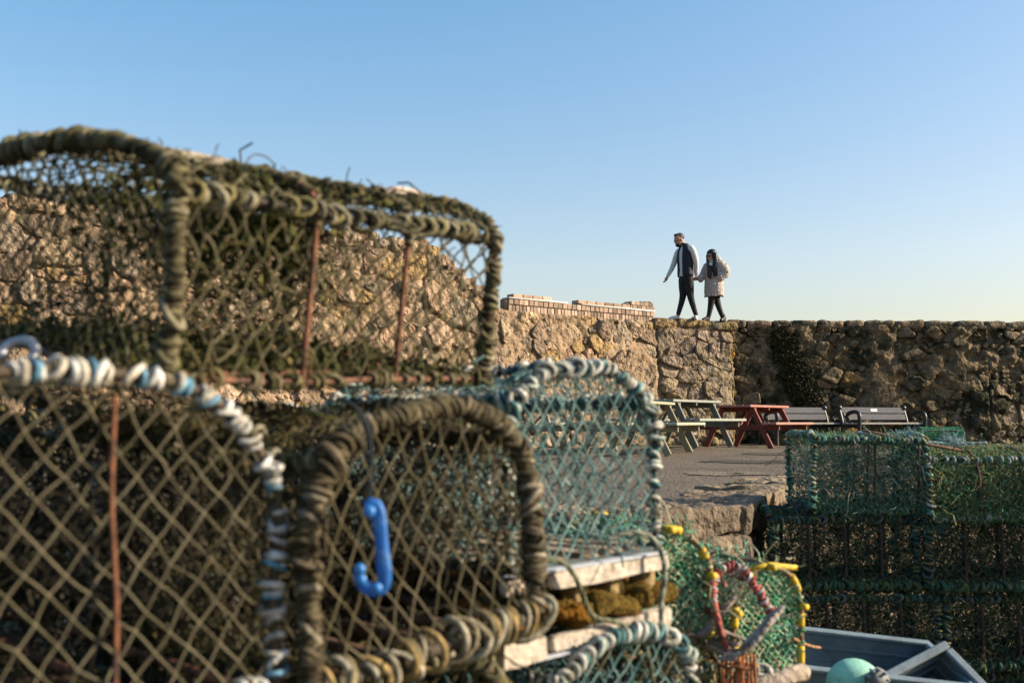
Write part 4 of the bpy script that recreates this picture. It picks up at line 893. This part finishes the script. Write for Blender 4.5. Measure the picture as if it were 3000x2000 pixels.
# supports under that cluster: more creels standing on the ground
for k, (px, Yd, z, lab) in enumerate(((2090, 2.95, -.62, 'creel under the yellow framed creel beside the planks'), (2390, 3.15, -.72, 'creel under the driftwood log'), (2240, 2.75, -.72, 'creel under the red hooped creel'))):
    pass
for (x, y, z, src, lab) in ((.80, 2.95, -.62, tealc, 'dark teal creel under the yellow framed creels'), (1.02, 3.12, -.76, brown, 'dark brown creel under the driftwood log'), (.80, 2.98, -1.04, brown, 'brown creel at the bottom under the yellow framed creels'), (1.04, 3.14, -1.18, tealc, 'teal creel at the bottom under the driftwood log')):
    c = copy_tree(src); c['label'] = lab; c.matrix_world = basis((x, y, z), (-.45, .89, 0), (-.89, -.45, 0))

# ------------------------------------------------------------------ the big dark stack on the right
SEAG = [(.08, .25, .13), (.09, .22, .10), (.16, .34, .19), (.30, .30, .11), (.17, .18, .07), (.38, .34, .14)]  # sunlight caught by the top tier is put into these yellower net colours
GTEAL = [(.08, .22, .17), (.07, .18, .14), (.18, .32, .25), (.22, .24, .12), (.32, .33, .23)]  # brightened in colour for the light on the top nets
PALEROPE = [(.34, .37, .33), (.26, .29, .26), (.18, .25, .23), (.38, .37, .30)]
boxy, _ = creel('lobster_creel', 'box', .62, .50, .41, sh=.86, p=6, hoop_r=.008, hoop_tint=(.06, .05, .035), mid=(.55,), mid_tint=(.08, .06, .045), lash_end=dict(R=.014, r=.008, pitch=.022, pal=GTEAL + PALEROPE[:1]), lash_rail=dict(R=.014, r=.008, pitch=.024, pal=GTEAL + PALEROPE[1:3]), side_lash=dict(R=.012, r=.005, pitch=.03, pal=GTEAL),
                net=(.036, .036, .0017, .0022), end_net=(.036, .036, .0016, .002), far_net=(.04, .04, .0016, .002), netpal=GTEAL, inner=2, tangle=480, tuft=3600, tuft_pal=GTEAL + SEAG[:4], seed=61, sag=.005, group='dark creels stacked at the right', base_tint=(.12, .08, .05), netjit=.01, railr=.006)
longc, _ = creel('lobster_creel', 'long', .82, .48, .37, sh=.5, p=2.4, hoop_r=.010, hoop_tint=(.06, .05, .04), mid=(.33, .66), mid_tint=(.12, .06, .04), lash_end=dict(R=.017, r=.0075, pitch=.028, pal=PALEROPE[:3] + GTEAL), lash_rail=dict(R=.017, r=.008, pitch=.028, pal=PALEROPE), side_lash=dict(R=.015, r=.0065, pitch=.03, pal=PALEROPE[1:]),
                 net=(.036, .036, .0018, .0024), end_net=(.036, .036, .0017, .002), far_net=(.04, .04, .0017, .002), netpal=SEAG, inner=3, tangle=760, tuft=7000, tuft_pal=SEAG, seed=62, sag=.005, group='dark creels stacked at the right', netjit=.01)
DK = [(.04, .10, .07), (.05, .10, .065), (.09, .12, .05), (.14, .13, .055), (.04, .07, .065), (.22, .19, .09)]  # dim palette carrying the deep shade of the lower rows in its colours
shadedc, _ = creel('lobster_creel', 'dark', .80, .50, .41, sh=.6, p=3, hoop_r=.012, hoop_tint=(.03, .028, .025), mid=(.25, .5, .75), mid_tint=(.05, .035, .03), lash_end=dict(R=.018, r=.009, pitch=.024, pal=DK + [(.09, .12, .12)]), lash_rail=dict(R=.017, r=.009, pitch=.026, pal=DK + [(.10, .13, .13)]), side_lash=dict(R=.022, r=.012, pitch=.024, pal=DK[:3]),
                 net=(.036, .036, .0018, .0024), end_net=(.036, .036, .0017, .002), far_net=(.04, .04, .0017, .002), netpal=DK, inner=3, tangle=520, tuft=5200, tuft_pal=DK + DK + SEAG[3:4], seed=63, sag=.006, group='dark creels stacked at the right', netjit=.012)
def put2(src, x, y, z, yaw, pitch, label, first):
    c = src if first else copy_tree(src); c['label'] = label; c['group'] = 'dark creels stacked at the right'
    ex = (math.cos(yaw), math.sin(yaw), -pitch); c.matrix_world = basis((x, y, z), ex, (-math.sin(yaw), math.cos(yaw), 0)); return c
put2(boxy, 1.65, 5.52, -.02, -.02, .02, 'open teal box creel at the top left of the dark stack', True)
put2(longc, 2.27, 5.45, -.06, .0, -.01, 'long pot with pale rope rails, top of the dark stack', True)
o = rope('rope', 'frayed light blue rope end lying on the top of the dark stack', [(2.0, 5.8, .40), (2.12, 5.78, .375), (2.28, 5.75, .36), (2.5, 5.85, .33), (2.8, 5.9, .335)], .009, (.20, .30, .32))
m_ = MB(); rg = np.random.default_rng(4)
for c_, n_, s_, pal_ in (((2.32, 5.55, -.10), 160, .10, [(.12, .38, .44), (.16, .45, .48)]), ((2.22, 5.62, .37), 160, .07, [(.22, .34, .36), (.14, .28, .32)]), ((2.50, 5.7, .345), 120, .06, [(.2, .34, .40), (.3, .42, .46)])):
    C = A(c_) + rg.normal(0, 1, (n_, 3)) * A([.035, .02, .008]); fibres(m_, C, s_, .0016, pal_, rg, K=5)
o = m_.build('frayed_twine', M['cord']); tag(o, 'tufts of frayed turquoise twine caught on the dark stack', 'twine'); o['kind'] = 'stuff'
m_ = MB(); sweep(m_, smooth(A([[1.98, 5.64, .41], [2.02, 5.60, .40], [2.2, 5.52, .35], [2.34, 5.50, .325], [2.48, 5.50, .30]]), 3), .009, 8, tint=(.30, .16, .10), caps=True)
sweep(m_, A([[2.0, 5.59, .40], [1.97, 5.59, -.0]]), .009, 8, tint=(.12, .07, .05), caps=True); sweep(m_, A([[2.24, 5.50, .34], [2.23, 5.52, .0]]), .008, 8, tint=(.10, .06, .045), caps=True)
o = m_.build('bent_rod', M['rod']); tag(o, 'bent rusty rod frame leaning between the two top pots', 'rod')
lv = ((-.43, 'second'), (-.85, 'third'), (-1.27, 'bottom'))
for k, (z, nm) in enumerate(lv):
    dxs = (-.20, -.12, -.16)[k]
    put2(shadedc, 1.62 + dxs, 5.50 - .03 * k, z, .03 - .02 * k, 0, 'green creel, colours darkened for shade, in the %s layer, left column of the stack' % nm, k == 0)
    put2(shadedc, 2.46 + dxs, 5.48, z, -.02 + .03 * k, 0, 'green creel, colours darkened for shade, in the %s layer, middle column of the stack' % nm, False)
    put2((boxy, shadedc, boxy)[k], 3.30 + dxs, 5.46, z, .02, 0, 'creel in the %s layer added out of view at the right for shade' % nm, False)  # third column stands outside the view, added to shade the stack
put2(boxy, 3.12, 5.4, -.04, .05, 0, 'box creel added out of view at the top right for shade', False)  # top of that unseen column, added for its shade too
put2(shadedc, 2.28, 4.45, -1.27, .1, 0, 'black creel with pale rope, lowest at the bottom right corner', False)

# small green creel against the wall, right of the benches
gc, _ = creel('small_creel', 'small bright green creel on the ground right of the benches', .80, .45, .36, sh=.5, p=2.3, hoop_r=.010, hoop_tint=(.20, .25, .22), mid=(.5,), net=(.07, .07, .0042, .004), end_net=(.07, .07, .004, .004), far_net=(.07, .07, .004, .004), netpal=[(.02, .30, .14), (.04, .38, .20), (.03, .22, .10)], tangle=60, seed=71, base_tint=(.3, .15, .1), group=None, inner=1, tuft=150, tuft_pal=[(.3, .32, .25)])
gc.matrix_world = basis((at(2690, 1300, 20.0)[0], 19.75, .0), (.99, -.06, 0), (.06, .99, 0))

# ------------------------------------------------------------------ fish boxes and buoy at the bottom right
def fishbox(label, L, W, H, tint, group='blue-grey fish boxes'):
    r = empty('fish_box', label, 'fish box', group=group); th = .012
    for nm, sz, c in (('side_panel', (L, th, H), (0, -W / 2, H / 2)), ('side_panel', (L, th, H), (0, W / 2, H / 2)), ('end_panel', (th, W - th, H), (-L / 2 + th / 2, 0, H / 2)), ('end_panel', (th, W - th, H), (L / 2 - th / 2, 0, H / 2)), ('floor_panel', (L - .03, W - .03, th), (0, 0, th))):
        m_ = MB(); box(m_, c, sz, tint, bev=.003)
        if nm != 'floor_panel':
            for z in (.35, .7):
                s2 = list(sz); s2[2] = .012; s2[0 if sz[0] < sz[1] else 1] += .010; box(m_, (c[0], c[1], H * z), s2, tl(tint, .06), bev=.002)
        m_.build(nm, M['worn_plastic'], r, smooth=False)
    m_ = MB(); rt = tuple(A(tint) * 1.25)
    for sg in (-1, 1): box(m_, (0, sg * W / 2, H + .006), (L + .03, .034, .02), rt, bev=.005); box(m_, (sg * (L / 2 - .002), 0, H + .0065), (.034, W - .04, .02), rt, bev=.005)
    m_.build('rim', M['worn_plastic'], r, smooth=False)
    return r
BG = (.13, .18, .21)
fb1 = fishbox('long blue-grey fish box lying behind the green buoy', .80, .42, .20, BG); p = at(2495, 1925, 4.0); fb1.matrix_world = basis((p[0], 4.10, p[2] - .20), (1, .05, -.12), (-.03, 1, .18))
fb2 = fishbox('tilted open blue-grey box standing right of the green buoy', .29, .26, .18, (.15, .19, .215)); p = at(2735, 1975, 3.9); fb2.matrix_world = basis((p[0] + .03, 4.02, p[2] - .18), (.85, .30, .30), (.10, .80, .75))
fb3 = copy_tree(fb1); fb3['label'] = 'blue-grey fish box lowest under the other fish boxes'; fb3.matrix_world = basis((p[0] - .25, 4.15, -1.0), (1, -.05, 0), (.05, 1, 0))
fb4 = copy_tree(fb1); fb4['label'] = 'blue-grey fish box on the ground, bottom of the pile'; fb4.matrix_world = basis((p[0] - .15, 4.15, LOW + .01), (1, .08, 0), (-.08, 1, 0))
by = empty('buoy', 'round pale green buoy with grey ribbed collar', 'buoy', tuple(at(2505, 2012, 3.45)))
m_ = MB(); ball(m_, (0, 0, 0), (.096, .096, .094), (.34, .70, .54), 28, 18); m_.build('float', M['worn_plastic'], by)
m_ = MB(); sweep(m_, A([[.035, -.080, .040], [.045, -.115, .062]]), .032, 16, tint=(.16, .17, .18), caps=True); 
for k in range(9):
    an = k * .7; box(m_, (.040 + .032 * math.cos(an), -.100, .052 + .032 * math.sin(an)), (.008, .035, .008), (.40, .42, .42), bev=.001)
m_.build('ribbed_collar', M['worn_plastic'], by)
rope('rope', 'thin rusty orange line reaching from yellow creel to fish box', [at(2322, 1868, 3.1), at(2345, 1880, 3.15), at(2375, 1892, 3.3), at(2402, 1896, 3.5)], .005, (.36, .19, .10), twist=False)

# ------------------------------------------------------------------ the couple walking on the wall
Z1 = .001546
def remesh(o_, vox, sm=2):
    md = o_.modifiers.new('remesh', 'REMESH'); md.mode = 'VOXEL'; md.voxel_size = vox; md.use_smooth_shade = True
    if sm: s_ = o_.modifiers.new('smooth', 'SMOOTH'); s_.factor = .6; s_.iterations = sm
def tintrm(name, base, **k):   # material with its own colour: remeshing drops the tint attribute
    m_ = material(name, **k)
    for n_ in m_.node_tree.nodes:
        if n_.type == 'ATTRIBUTE':
            rgb = m_.node_tree.nodes.new('ShaderNodeRGB'); rgb.outputs[0].default_value = (*base, 1)
            for l in list(n_.outputs['Color'].links): m_.node_tree.links.new(rgb.outputs[0], l.to_socket)
            break
    return m_
def limb(mb, pts, rad, S=12, flatten=None):
    q = smooth(A(pts), 2); d = np.linspace(0, 1, len(q)); r0 = smooth(A(rad, float)[:, None], 2)[:, 0]
    sweep(mb, q, r0, S, caps=True); ball(mb, q[0], (r0[0],) * 3, (1, 1, 1), 10, 7); ball(mb, q[-1], (r0[-1],) * 3, (1, 1, 1), 10, 7)
def torso(mb, rings, S=20):
    """rings: (centre xyz, half-width along side, half-depth), body turned by facing"""
    V = []; n = len(rings)
    for c, a, b in rings:
        th = np.arange(S) * 2 * math.pi / S; V.append(A(c) + np.outer(np.cos(th) * a, SIDE) + np.outer(np.sin(th) * b, FRONT))
    V = np.concatenate(V); Q = [[k * S + j, k * S + (j + 1) % S, (k + 1) * S + (j + 1) % S, (k + 1) * S + j] for k in range(n - 1) for j in range(S)]
    mb.add(V, Q); c0 = mb.n
    mb.add(np.vstack([V[:S], A(rings[0][0])]), [[j, (j + 1) % S, S] for j in range(S)]); mb.add(np.vstack([V[-S:], A(rings[-1][0])]), [[j, (j + 1) % S, S] for j in range(S)])
def hand(mb, w, d, side, s=1.0):
    """palm and five fingers hanging from wrist w along d; side = thumb direction"""
    d = nrm(A(d, float)); side = nrm(A(side, float) - d * (A(side) @ d)); up = np.cross(d, side)
    sweep(mb, A([w - d * .02, w + d * .03, w + d * .085 * s]), [.022, .030, .030], 10, caps=True)
    for k in range(4):
        b0 = w + d * .075 * s + side * (.026 - .017 * k); ln = (.075, .082, .077, .06)[k] * s
        sweep(mb, A([b0 - d * .02, b0 + d * ln * .4 + up * .006, b0 + d * ln * .75 + up * .02, b0 + d * ln * .88 + up * .036]), [.0095, .0095, .009, .0075], 8, caps=True)
    b0 = w + d * .02 + side * .02; sweep(mb, A([b0, b0 + d * .03 + side * .028, b0 + d * .062 * s + side * .036 + up * .01]), [.012, .0115, .009], 8, caps=True)
def head(mb, c, fwd, s=1.0, tilt=0.0):
    f = nrm(A(fwd, float)); sd = nrm(np.cross(A([0, 0, 1.]), f)); up = np.cross(f, sd); R = np.stack([f, sd, up], 1); c = A(c)
    P_ = lambda x, y, z: c + R @ (A([x, y, z]) * s)
    ball(mb, P_(-.012, 0, .03), A([.098, .076, .092]) * s, (1, 1, 1), 18, 12, R=R); ball(mb, P_(.028, 0, -.045), A([.062, .055, .068]) * s, (1, 1, 1), 14, 10, R=R)
    ball(mb, P_(.066, 0, -.088), A([.022, .026, .02]) * s, (1, 1, 1), 10, 7, R=R)
    sweep(mb, A([P_(.078, 0, .012), P_(.098, 0, -.012), P_(.112, 0, -.026)]), [.008 * s, .012 * s, .015 * s], 8, caps=True); ball(mb, P_(.090, 0, -.030), A([.016, .018, .010]) * s, (1, 1, 1), 8, 6, R=R)
    ball(mb, P_(.084, 0, -.060), A([.013, .026, .007]) * s, (1, 1, 1), 8, 6, R=R); ball(mb, P_(.074, 0, .022), A([.02, .055, .010]) * s, (1, 1, 1), 10, 6, R=R)
    for q in (-1, 1): ball(mb, P_(-.008, q * .078, -.005), A([.022, .010, .032]) * s, (1, 1, 1), 8, 6, R=R)
    return P_
def person_origin(zx, zy, Y):
    return at(1850 + zx / 4.611, 640 + zy / 4.611, Y)
# --- man
FRONT = nrm(A([-.86, -.5, 0])); SIDE = nrm(np.cross(A([0, 0, 1.]), FRONT))   # SIDE = his left
OM = person_origin(700, 1368, 20.36); man = empty('person', 'man in dark quilted vest, white sleeves and black trousers walking on the wall', 'person', tuple(OM))
mp_ = lambda zx, zy, y=0.: A([(zx - 700) * Z1, y, (1368 - zy) * Z1])
skinm = tintrm('face_skin', (.52, .30, .21), rough=.6, n_con=.08, n_scale=30, bump=0)
body = MB()
hc = mp_(655, 300, -.01); hf = nrm(A([-.84, -.42, -.36])); HP = head(body, hc, hf, 1.12)
limb(body, [mp_(690, 330, 0), mp_(718, 372, 0), mp_(730, 410, 0)], [.058, .06, .07])
torso(body, [(mp_(742, 800), .150, .10), (mp_(740, 700), .140, .10), (mp_(738, 560), .165, .115), (mp_(735, 450), .18, .105), (mp_(732, 400), .12, .07)])
shL, shR = mp_(812, 425, -.14), mp_(655, 440, .14)
elL, wrL = mp_(868, 600, -.16), mp_(872, 760, -.06); elR, wrR = mp_(592, 640, .20), mp_(512, 775, .15)
limb(body, [shL, elL, wrL], [.055, .042, .027]); limb(body, [shR, elR, wrR], [.055, .042, .027])
hand(body, wrL, mp_(868, 840) - mp_(872, 760), A([-.3, -.9, 0])); hand(body, wrR, mp_(478, 850) - mp_(512, 775), A([-.5, -.8, .2]))
hipL, hipR = mp_(772, 820, -.06), mp_(715, 820, .07)
knF, anF = mp_(708, 1060, .06), mp_(640, 1305, .05); knB, anB = mp_(795, 1080, -.05), mp_(862, 1318, -.05)
limb(body, [hipR, knF, anF], [.078, .055, .036]); limb(body, [hipL, knB, anB], [.078, .055, .036])
limb(body, [anF, mp_(600, 1345, .03), mp_(540, 1352, .02)], [.034, .034, .028]); limb(body, [anB, mp_(850, 1345, -.06), mp_(815, 1350, -.08)], [.034, .034, .028])
o = body.build('body', skinm, man); remesh(o, .008)
m_ = MB(); ball(m_, HP(-.030, 0, .046), A([.096, .081, .084]) * 1.12, (1, 1, 1), 18, 12, R=np.stack([hf, SIDE, np.cross(hf, SIDE)], 1)); ball(m_, HP(.012, 0, .100), A([.060, .056, .028]) * 1.12, (1, 1, 1), 12, 8)
o = m_.build('hair', tintrm('dark_brown_hair', (.025, .015, .01), rough=.5, n_scale=60, n_con=.5, bump=.6, b_scale=120), man); remesh(o, .008, 1)
m_ = MB(); ball(m_, HP(.045, 0, -.078), A([.056, .062, .045]) * 1.12, (1, 1, 1), 14, 9); ball(m_, HP(.01, 0, -.06), A([.05, .068, .04]) * 1.12, (1, 1, 1), 12, 8)
o = m_.build('beard', bpy.data.materials['dark_brown_hair'], man); remesh(o, .009, 2)
for q in (-1, 1):
    m_ = MB(); ball(m_, HP(.084, q * .031, .004), A([.011, .015, .009]) * 1.12, (.02, .015, .012), 8, 6); m_.build('eye', M['hair'], man)
shirt = tintrm('white_knit', (.74, .71, .68), rough=.9, n_con=.1, n_scale=60, bump=.4, b_scale=90)
m_ = MB()
torso(m_, [(mp_(738, 790), .168, .125), (mp_(740, 700), .155, .115), (mp_(738, 560), .172, .125), (mp_(738, 460), .185, .115), (mp_(728, 385), .10, .07), (mp_(722, 345), .072, .068)])
limb(m_, [mp_(780, 415, -.10), shL + A([.005, -.005, 0]), elL, wrL + A([0, 0, .02])], [.06, .074, .060, .042]); limb(m_, [mp_(690, 425, .09), shR, elR, wrR + A([.01, 0, .02])], [.06, .068, .055, .038])
o = m_.build('shirt', shirt, man); remesh(o, .010)
vest = tintrm('navy_quilt', (.012, .016, .026), rough=.6, n_con=.3, n_scale=20, bump=.8, b_scale=26, b_dist=.03)
m_ = MB()     # vest: two front panels and a back, open down the front
S = 36; ringz = [(795, .196, .152, 738), (700, .188, .146, 738), (600, .192, .150, 738), (520, .200, .150, 738), (455, .200, .140, 738), (410, .165, .110, 735), (375, .115, .095, 728), (338, .085, .085, 722)]
th = np.linspace(math.radians(90 + 17), math.radians(90 + 360 - 17), S)
for off_, lst in ((0, []),):
    V = []
    for zy, a_, b_, zx in ringz: 
        V.append(mp_(zx, zy) + np.outer(np.cos(th) * a_, SIDE) + np.outer(np.sin(th) * b_, FRONT))
    V = A(V); I = np.arange(V.shape[0] * S).reshape(-1, S); Q = []
    for k in range(len(ringz) - 1):
        for j in range(S - 1):
            ang = math.degrees((th[j] + th[j + 1]) / 2); arm = 400 < (ringz[k][0] + ringz[k + 1][0]) / 2 < 480 and (min(abs(ang - 180), abs(ang - 360)) < 24)
            if not arm: Q.append([I[k, j], I[k, j + 1], I[k + 1, j + 1], I[k + 1, j]])
    m_.add(V.reshape(-1, 3), Q)
o = m_.build('vest', vest, man); sd = o.modifiers.new('thickness', 'SOLIDIFY'); sd.thickness = .03; sd.offset = 1; ss = o.modifiers.new('smooth', 'SUBSURF'); ss.levels = ss.render_levels = 1
trous = tintrm('black_denim', (.016, .016, .018), rough=.8, n_con=.4, n_scale=18, bump=.6, b_scale=30, b_dist=.02)
m_ = MB(); torso(m_, [(mp_(745, 880), .145, .105), (mp_(743, 820), .158, .115), (mp_(740, 770), .15, .11)])
limb(m_, [hipR + A([0, 0, .0]), (hipR + knF) / 2, knF, anF + A([0, 0, .03])], [.100, .092, .067, .047]); limb(m_, [hipL, (hipL + knB) / 2, knB, anB + A([0, 0, .03])], [.100, .092, .067, .047])
o = m_.build('trousers', trous, man); remesh(o, .010)
shoe = tintrm('white_leather', (.62, .62, .62), rough=.6, n_con=.08, bump=0)
def make_shoe(par, heel, toe, mat_, nm='shoe', s=1.0, ank=None):
    m_ = MB(); d = nrm(A(toe) - A(heel)); 
    limb(m_, [A(heel) + A([0, 0, .045]), (A(heel) + A(toe)) / 2 + A([0, 0, .042]), A(toe) + A([0, 0, .03])], [.042 * s, .040 * s, .026 * s]); limb(m_, [A(heel) + A([0, 0, .014]), A(toe) + A([0, 0, .012])], [.040 * s, .034 * s])
    if ank is not None: limb(m_, [A(heel) + A([0, 0, .05]), A(ank)], [.045, .047])
    o_ = m_.build(nm, mat_, par); remesh(o_, .009, 1)
make_shoe(man, mp_(628, 1362, .045), mp_(520, 1366, -.0), shoe); make_shoe(man, mp_(862, 1366, -.05), mp_(840, 1368, -.22), shoe)
# --- woman
FRONT = nrm(A([-.72, -.69, 0])); SIDE = nrm(np.cross(A([0, 0, 1.]), FRONT))
OW = person_origin(1110, 1385, 20.44); wom = empty('person', 'woman with long black hair, sunglasses and pale fluffy coat holding his hand', 'person', tuple(OW))
wp = lambda zx, zy, y=0.: A([(zx - 1110) * Z1, y, (1385 - zy) * Z1])
body = MB(); hf = nrm(A([-.80, -.55, -.18])); HW = head(body, wp(1092, 508, -.01), hf, 1.0)
limb(body, [wp(1105, 560), wp(1120, 600)], [.048, .055])
torso(body, [(wp(1125, 1040), .15, .11), (wp(1125, 900), .14, .10), (wp(1125, 760), .12, .09), (wp(1125, 640), .145, .09), (wp(1120, 590), .10, .06)])
sL, sR = wp(1205, 625, -.10), wp(1045, 640, .11); eL, wL = wp(1282, 745, -.16), wp(1160, 815, -.17); eR, wR = wp(990, 770, .09), wp(925, 818, .0)
limb(body, [sL, eL, wL], [.045, .036, .024]); limb(body, [sR, eR, wR], [.045, .036, .024])
hand(body, wL, wp(1110, 838) - wp(1160, 815), A([0, -.6, .8]), .85); hand(body, wR, wp(872, 822) - wp(925, 818), A([0, -.5, .9]), .85)
kF, aF = wp(1072, 1180, -.03), wp(1042, 1320, -.03); kB, aB = wp(1180, 1175, .04), wp(1240, 1335, .04)
limb(body, [wp(1095, 1000, -.05), kF, aF], [.075, .05, .034]); limb(body, [wp(1145, 1000, .06), kB, aB], [.075, .05, .034])
o = body.build('body', skinm, wom); remesh(o, .008)
legg = tintrm('black_leggings', (.012, .010, .012), rough=.7, n_con=.3, bump=.2)
m_ = MB(); torso(m_, [(wp(1120, 1060), .13, .10), (wp(1122, 960), .155, .115), (wp(1125, 900), .15, .11)]); limb(m_, [wp(1095, 1000, -.05), kF, aF], [.088, .062, .046]); limb(m_, [wp(1145, 1000, .06), kB, aB], [.088, .062, .046])
o = m_.build('leggings', legg, wom); remesh(o, .010)
coat = tintrm('fluffy_fleece', (.62, .53, .48), rough=1.0, n_con=.28, n_scale=16, bump=1.0, b_scale=34, b_dist=.05)
m_ = MB(); torso(m_, [(wp(1125, 1055), .205, .17), (wp(1122, 1000), .215, .18), (wp(1122, 900), .205, .175), (wp(1125, 780), .195, .165), (wp(1130, 690), .19, .15), (wp(1135, 610), .185, .125), (wp(1140, 565), .12, .10), (wp(1150, 530), .095, .085)])
limb(m_, [wp(1180, 600, -.06), sL, eL, wL + A([.03, 0, 0])], [.08, .095, .098, .072]); limb(m_, [wp(1070, 625, .08), sR, eR, wR + A([.02, 0, 0])], [.075, .085, .080, .062]); limb(m_, [wp(1150, 545, .07), wp(1195, 560, .02), wp(1200, 590, -.06)], [.05, .055, .045])
rg = np.random.default_rng(12); cs_ = np.concatenate(m_.v); 
for c_ in cs_[rg.integers(0, len(cs_), 260)]: ball(m_, c_, (.022, .022, .020), (1, 1, 1), 6, 5)
o = m_.build('coat', coat, wom); remesh(o, .010, 1)
blk = tintrm('black_hair', (.008, .008, .010), rough=.35, n_scale=50, n_con=.4, bump=.5, b_scale=110)
m_ = MB(); Rw = np.stack([hf, SIDE, np.cross(hf, SIDE)], 1); ball(m_, HW(-.025, 0, .045), (.112, .094, .10), (1, 1, 1), 16, 10, R=Rw); ball(m_, HW(-.05, 0, -.03), (.085, .098, .11), (1, 1, 1), 14, 10, R=Rw)
for a_, b_ in ((.12, 0), (-.10, .02)):
    for k in range(4): 
        o0 = A([(.012 * k - .02), -.02 * (k % 2), 0]); sgn = 1 if a_ > 0 else -1
        limb(m_, [HW(-.01, sgn * .082, .03) + o0, HW(.0, sgn * .095, -.10) + o0, wp(1085 + sgn * 34, 680, -.15 + (.02 if sgn < 0 else -.01)) + o0, wp(1070 + sgn * 42 + 6 * k, 800 + 12 * k, -.165) + o0], [.030, .036, .034, .012])
o = m_.build('hair', blk, wom); remesh(o, .009, 1)
m_ = MB()
for q in (-1, 1): ball(m_, HW(.092, q * .034, .006), (.012, .030, .021), (.01, .01, .01), 12, 8, R=Rw)
sweep(m_, A([HW(.10, -.02, .012), HW(.10, .02, .012)]), .004, 6, tint=(.01, .01, .01)); m_.build('sunglasses', M['iron'], wom)
m_ = MB(); torso(m_, [(wp(1088, 800, -.07), .045, .10), (wp(1090, 700, -.06), .05, .115), (wp(1098, 610, -.04), .06, .09)]); o = m_.build('inner_top', shirt, wom); remesh(o, .01)
boot = tintrm('black_boot', (.02, .018, .018), rough=.5, n_con=.2, bump=.2)
make_shoe(wom, wp(1035, 1378, -.03), wp(955, 1388, -.10), boot, 'boot', 1.0, wp(1040, 1310, -.03)); make_shoe(wom, wp(1258, 1378, .04), wp(1205, 1384, -.03), boot, 'boot', 1.0, wp(1245, 1310, .04))
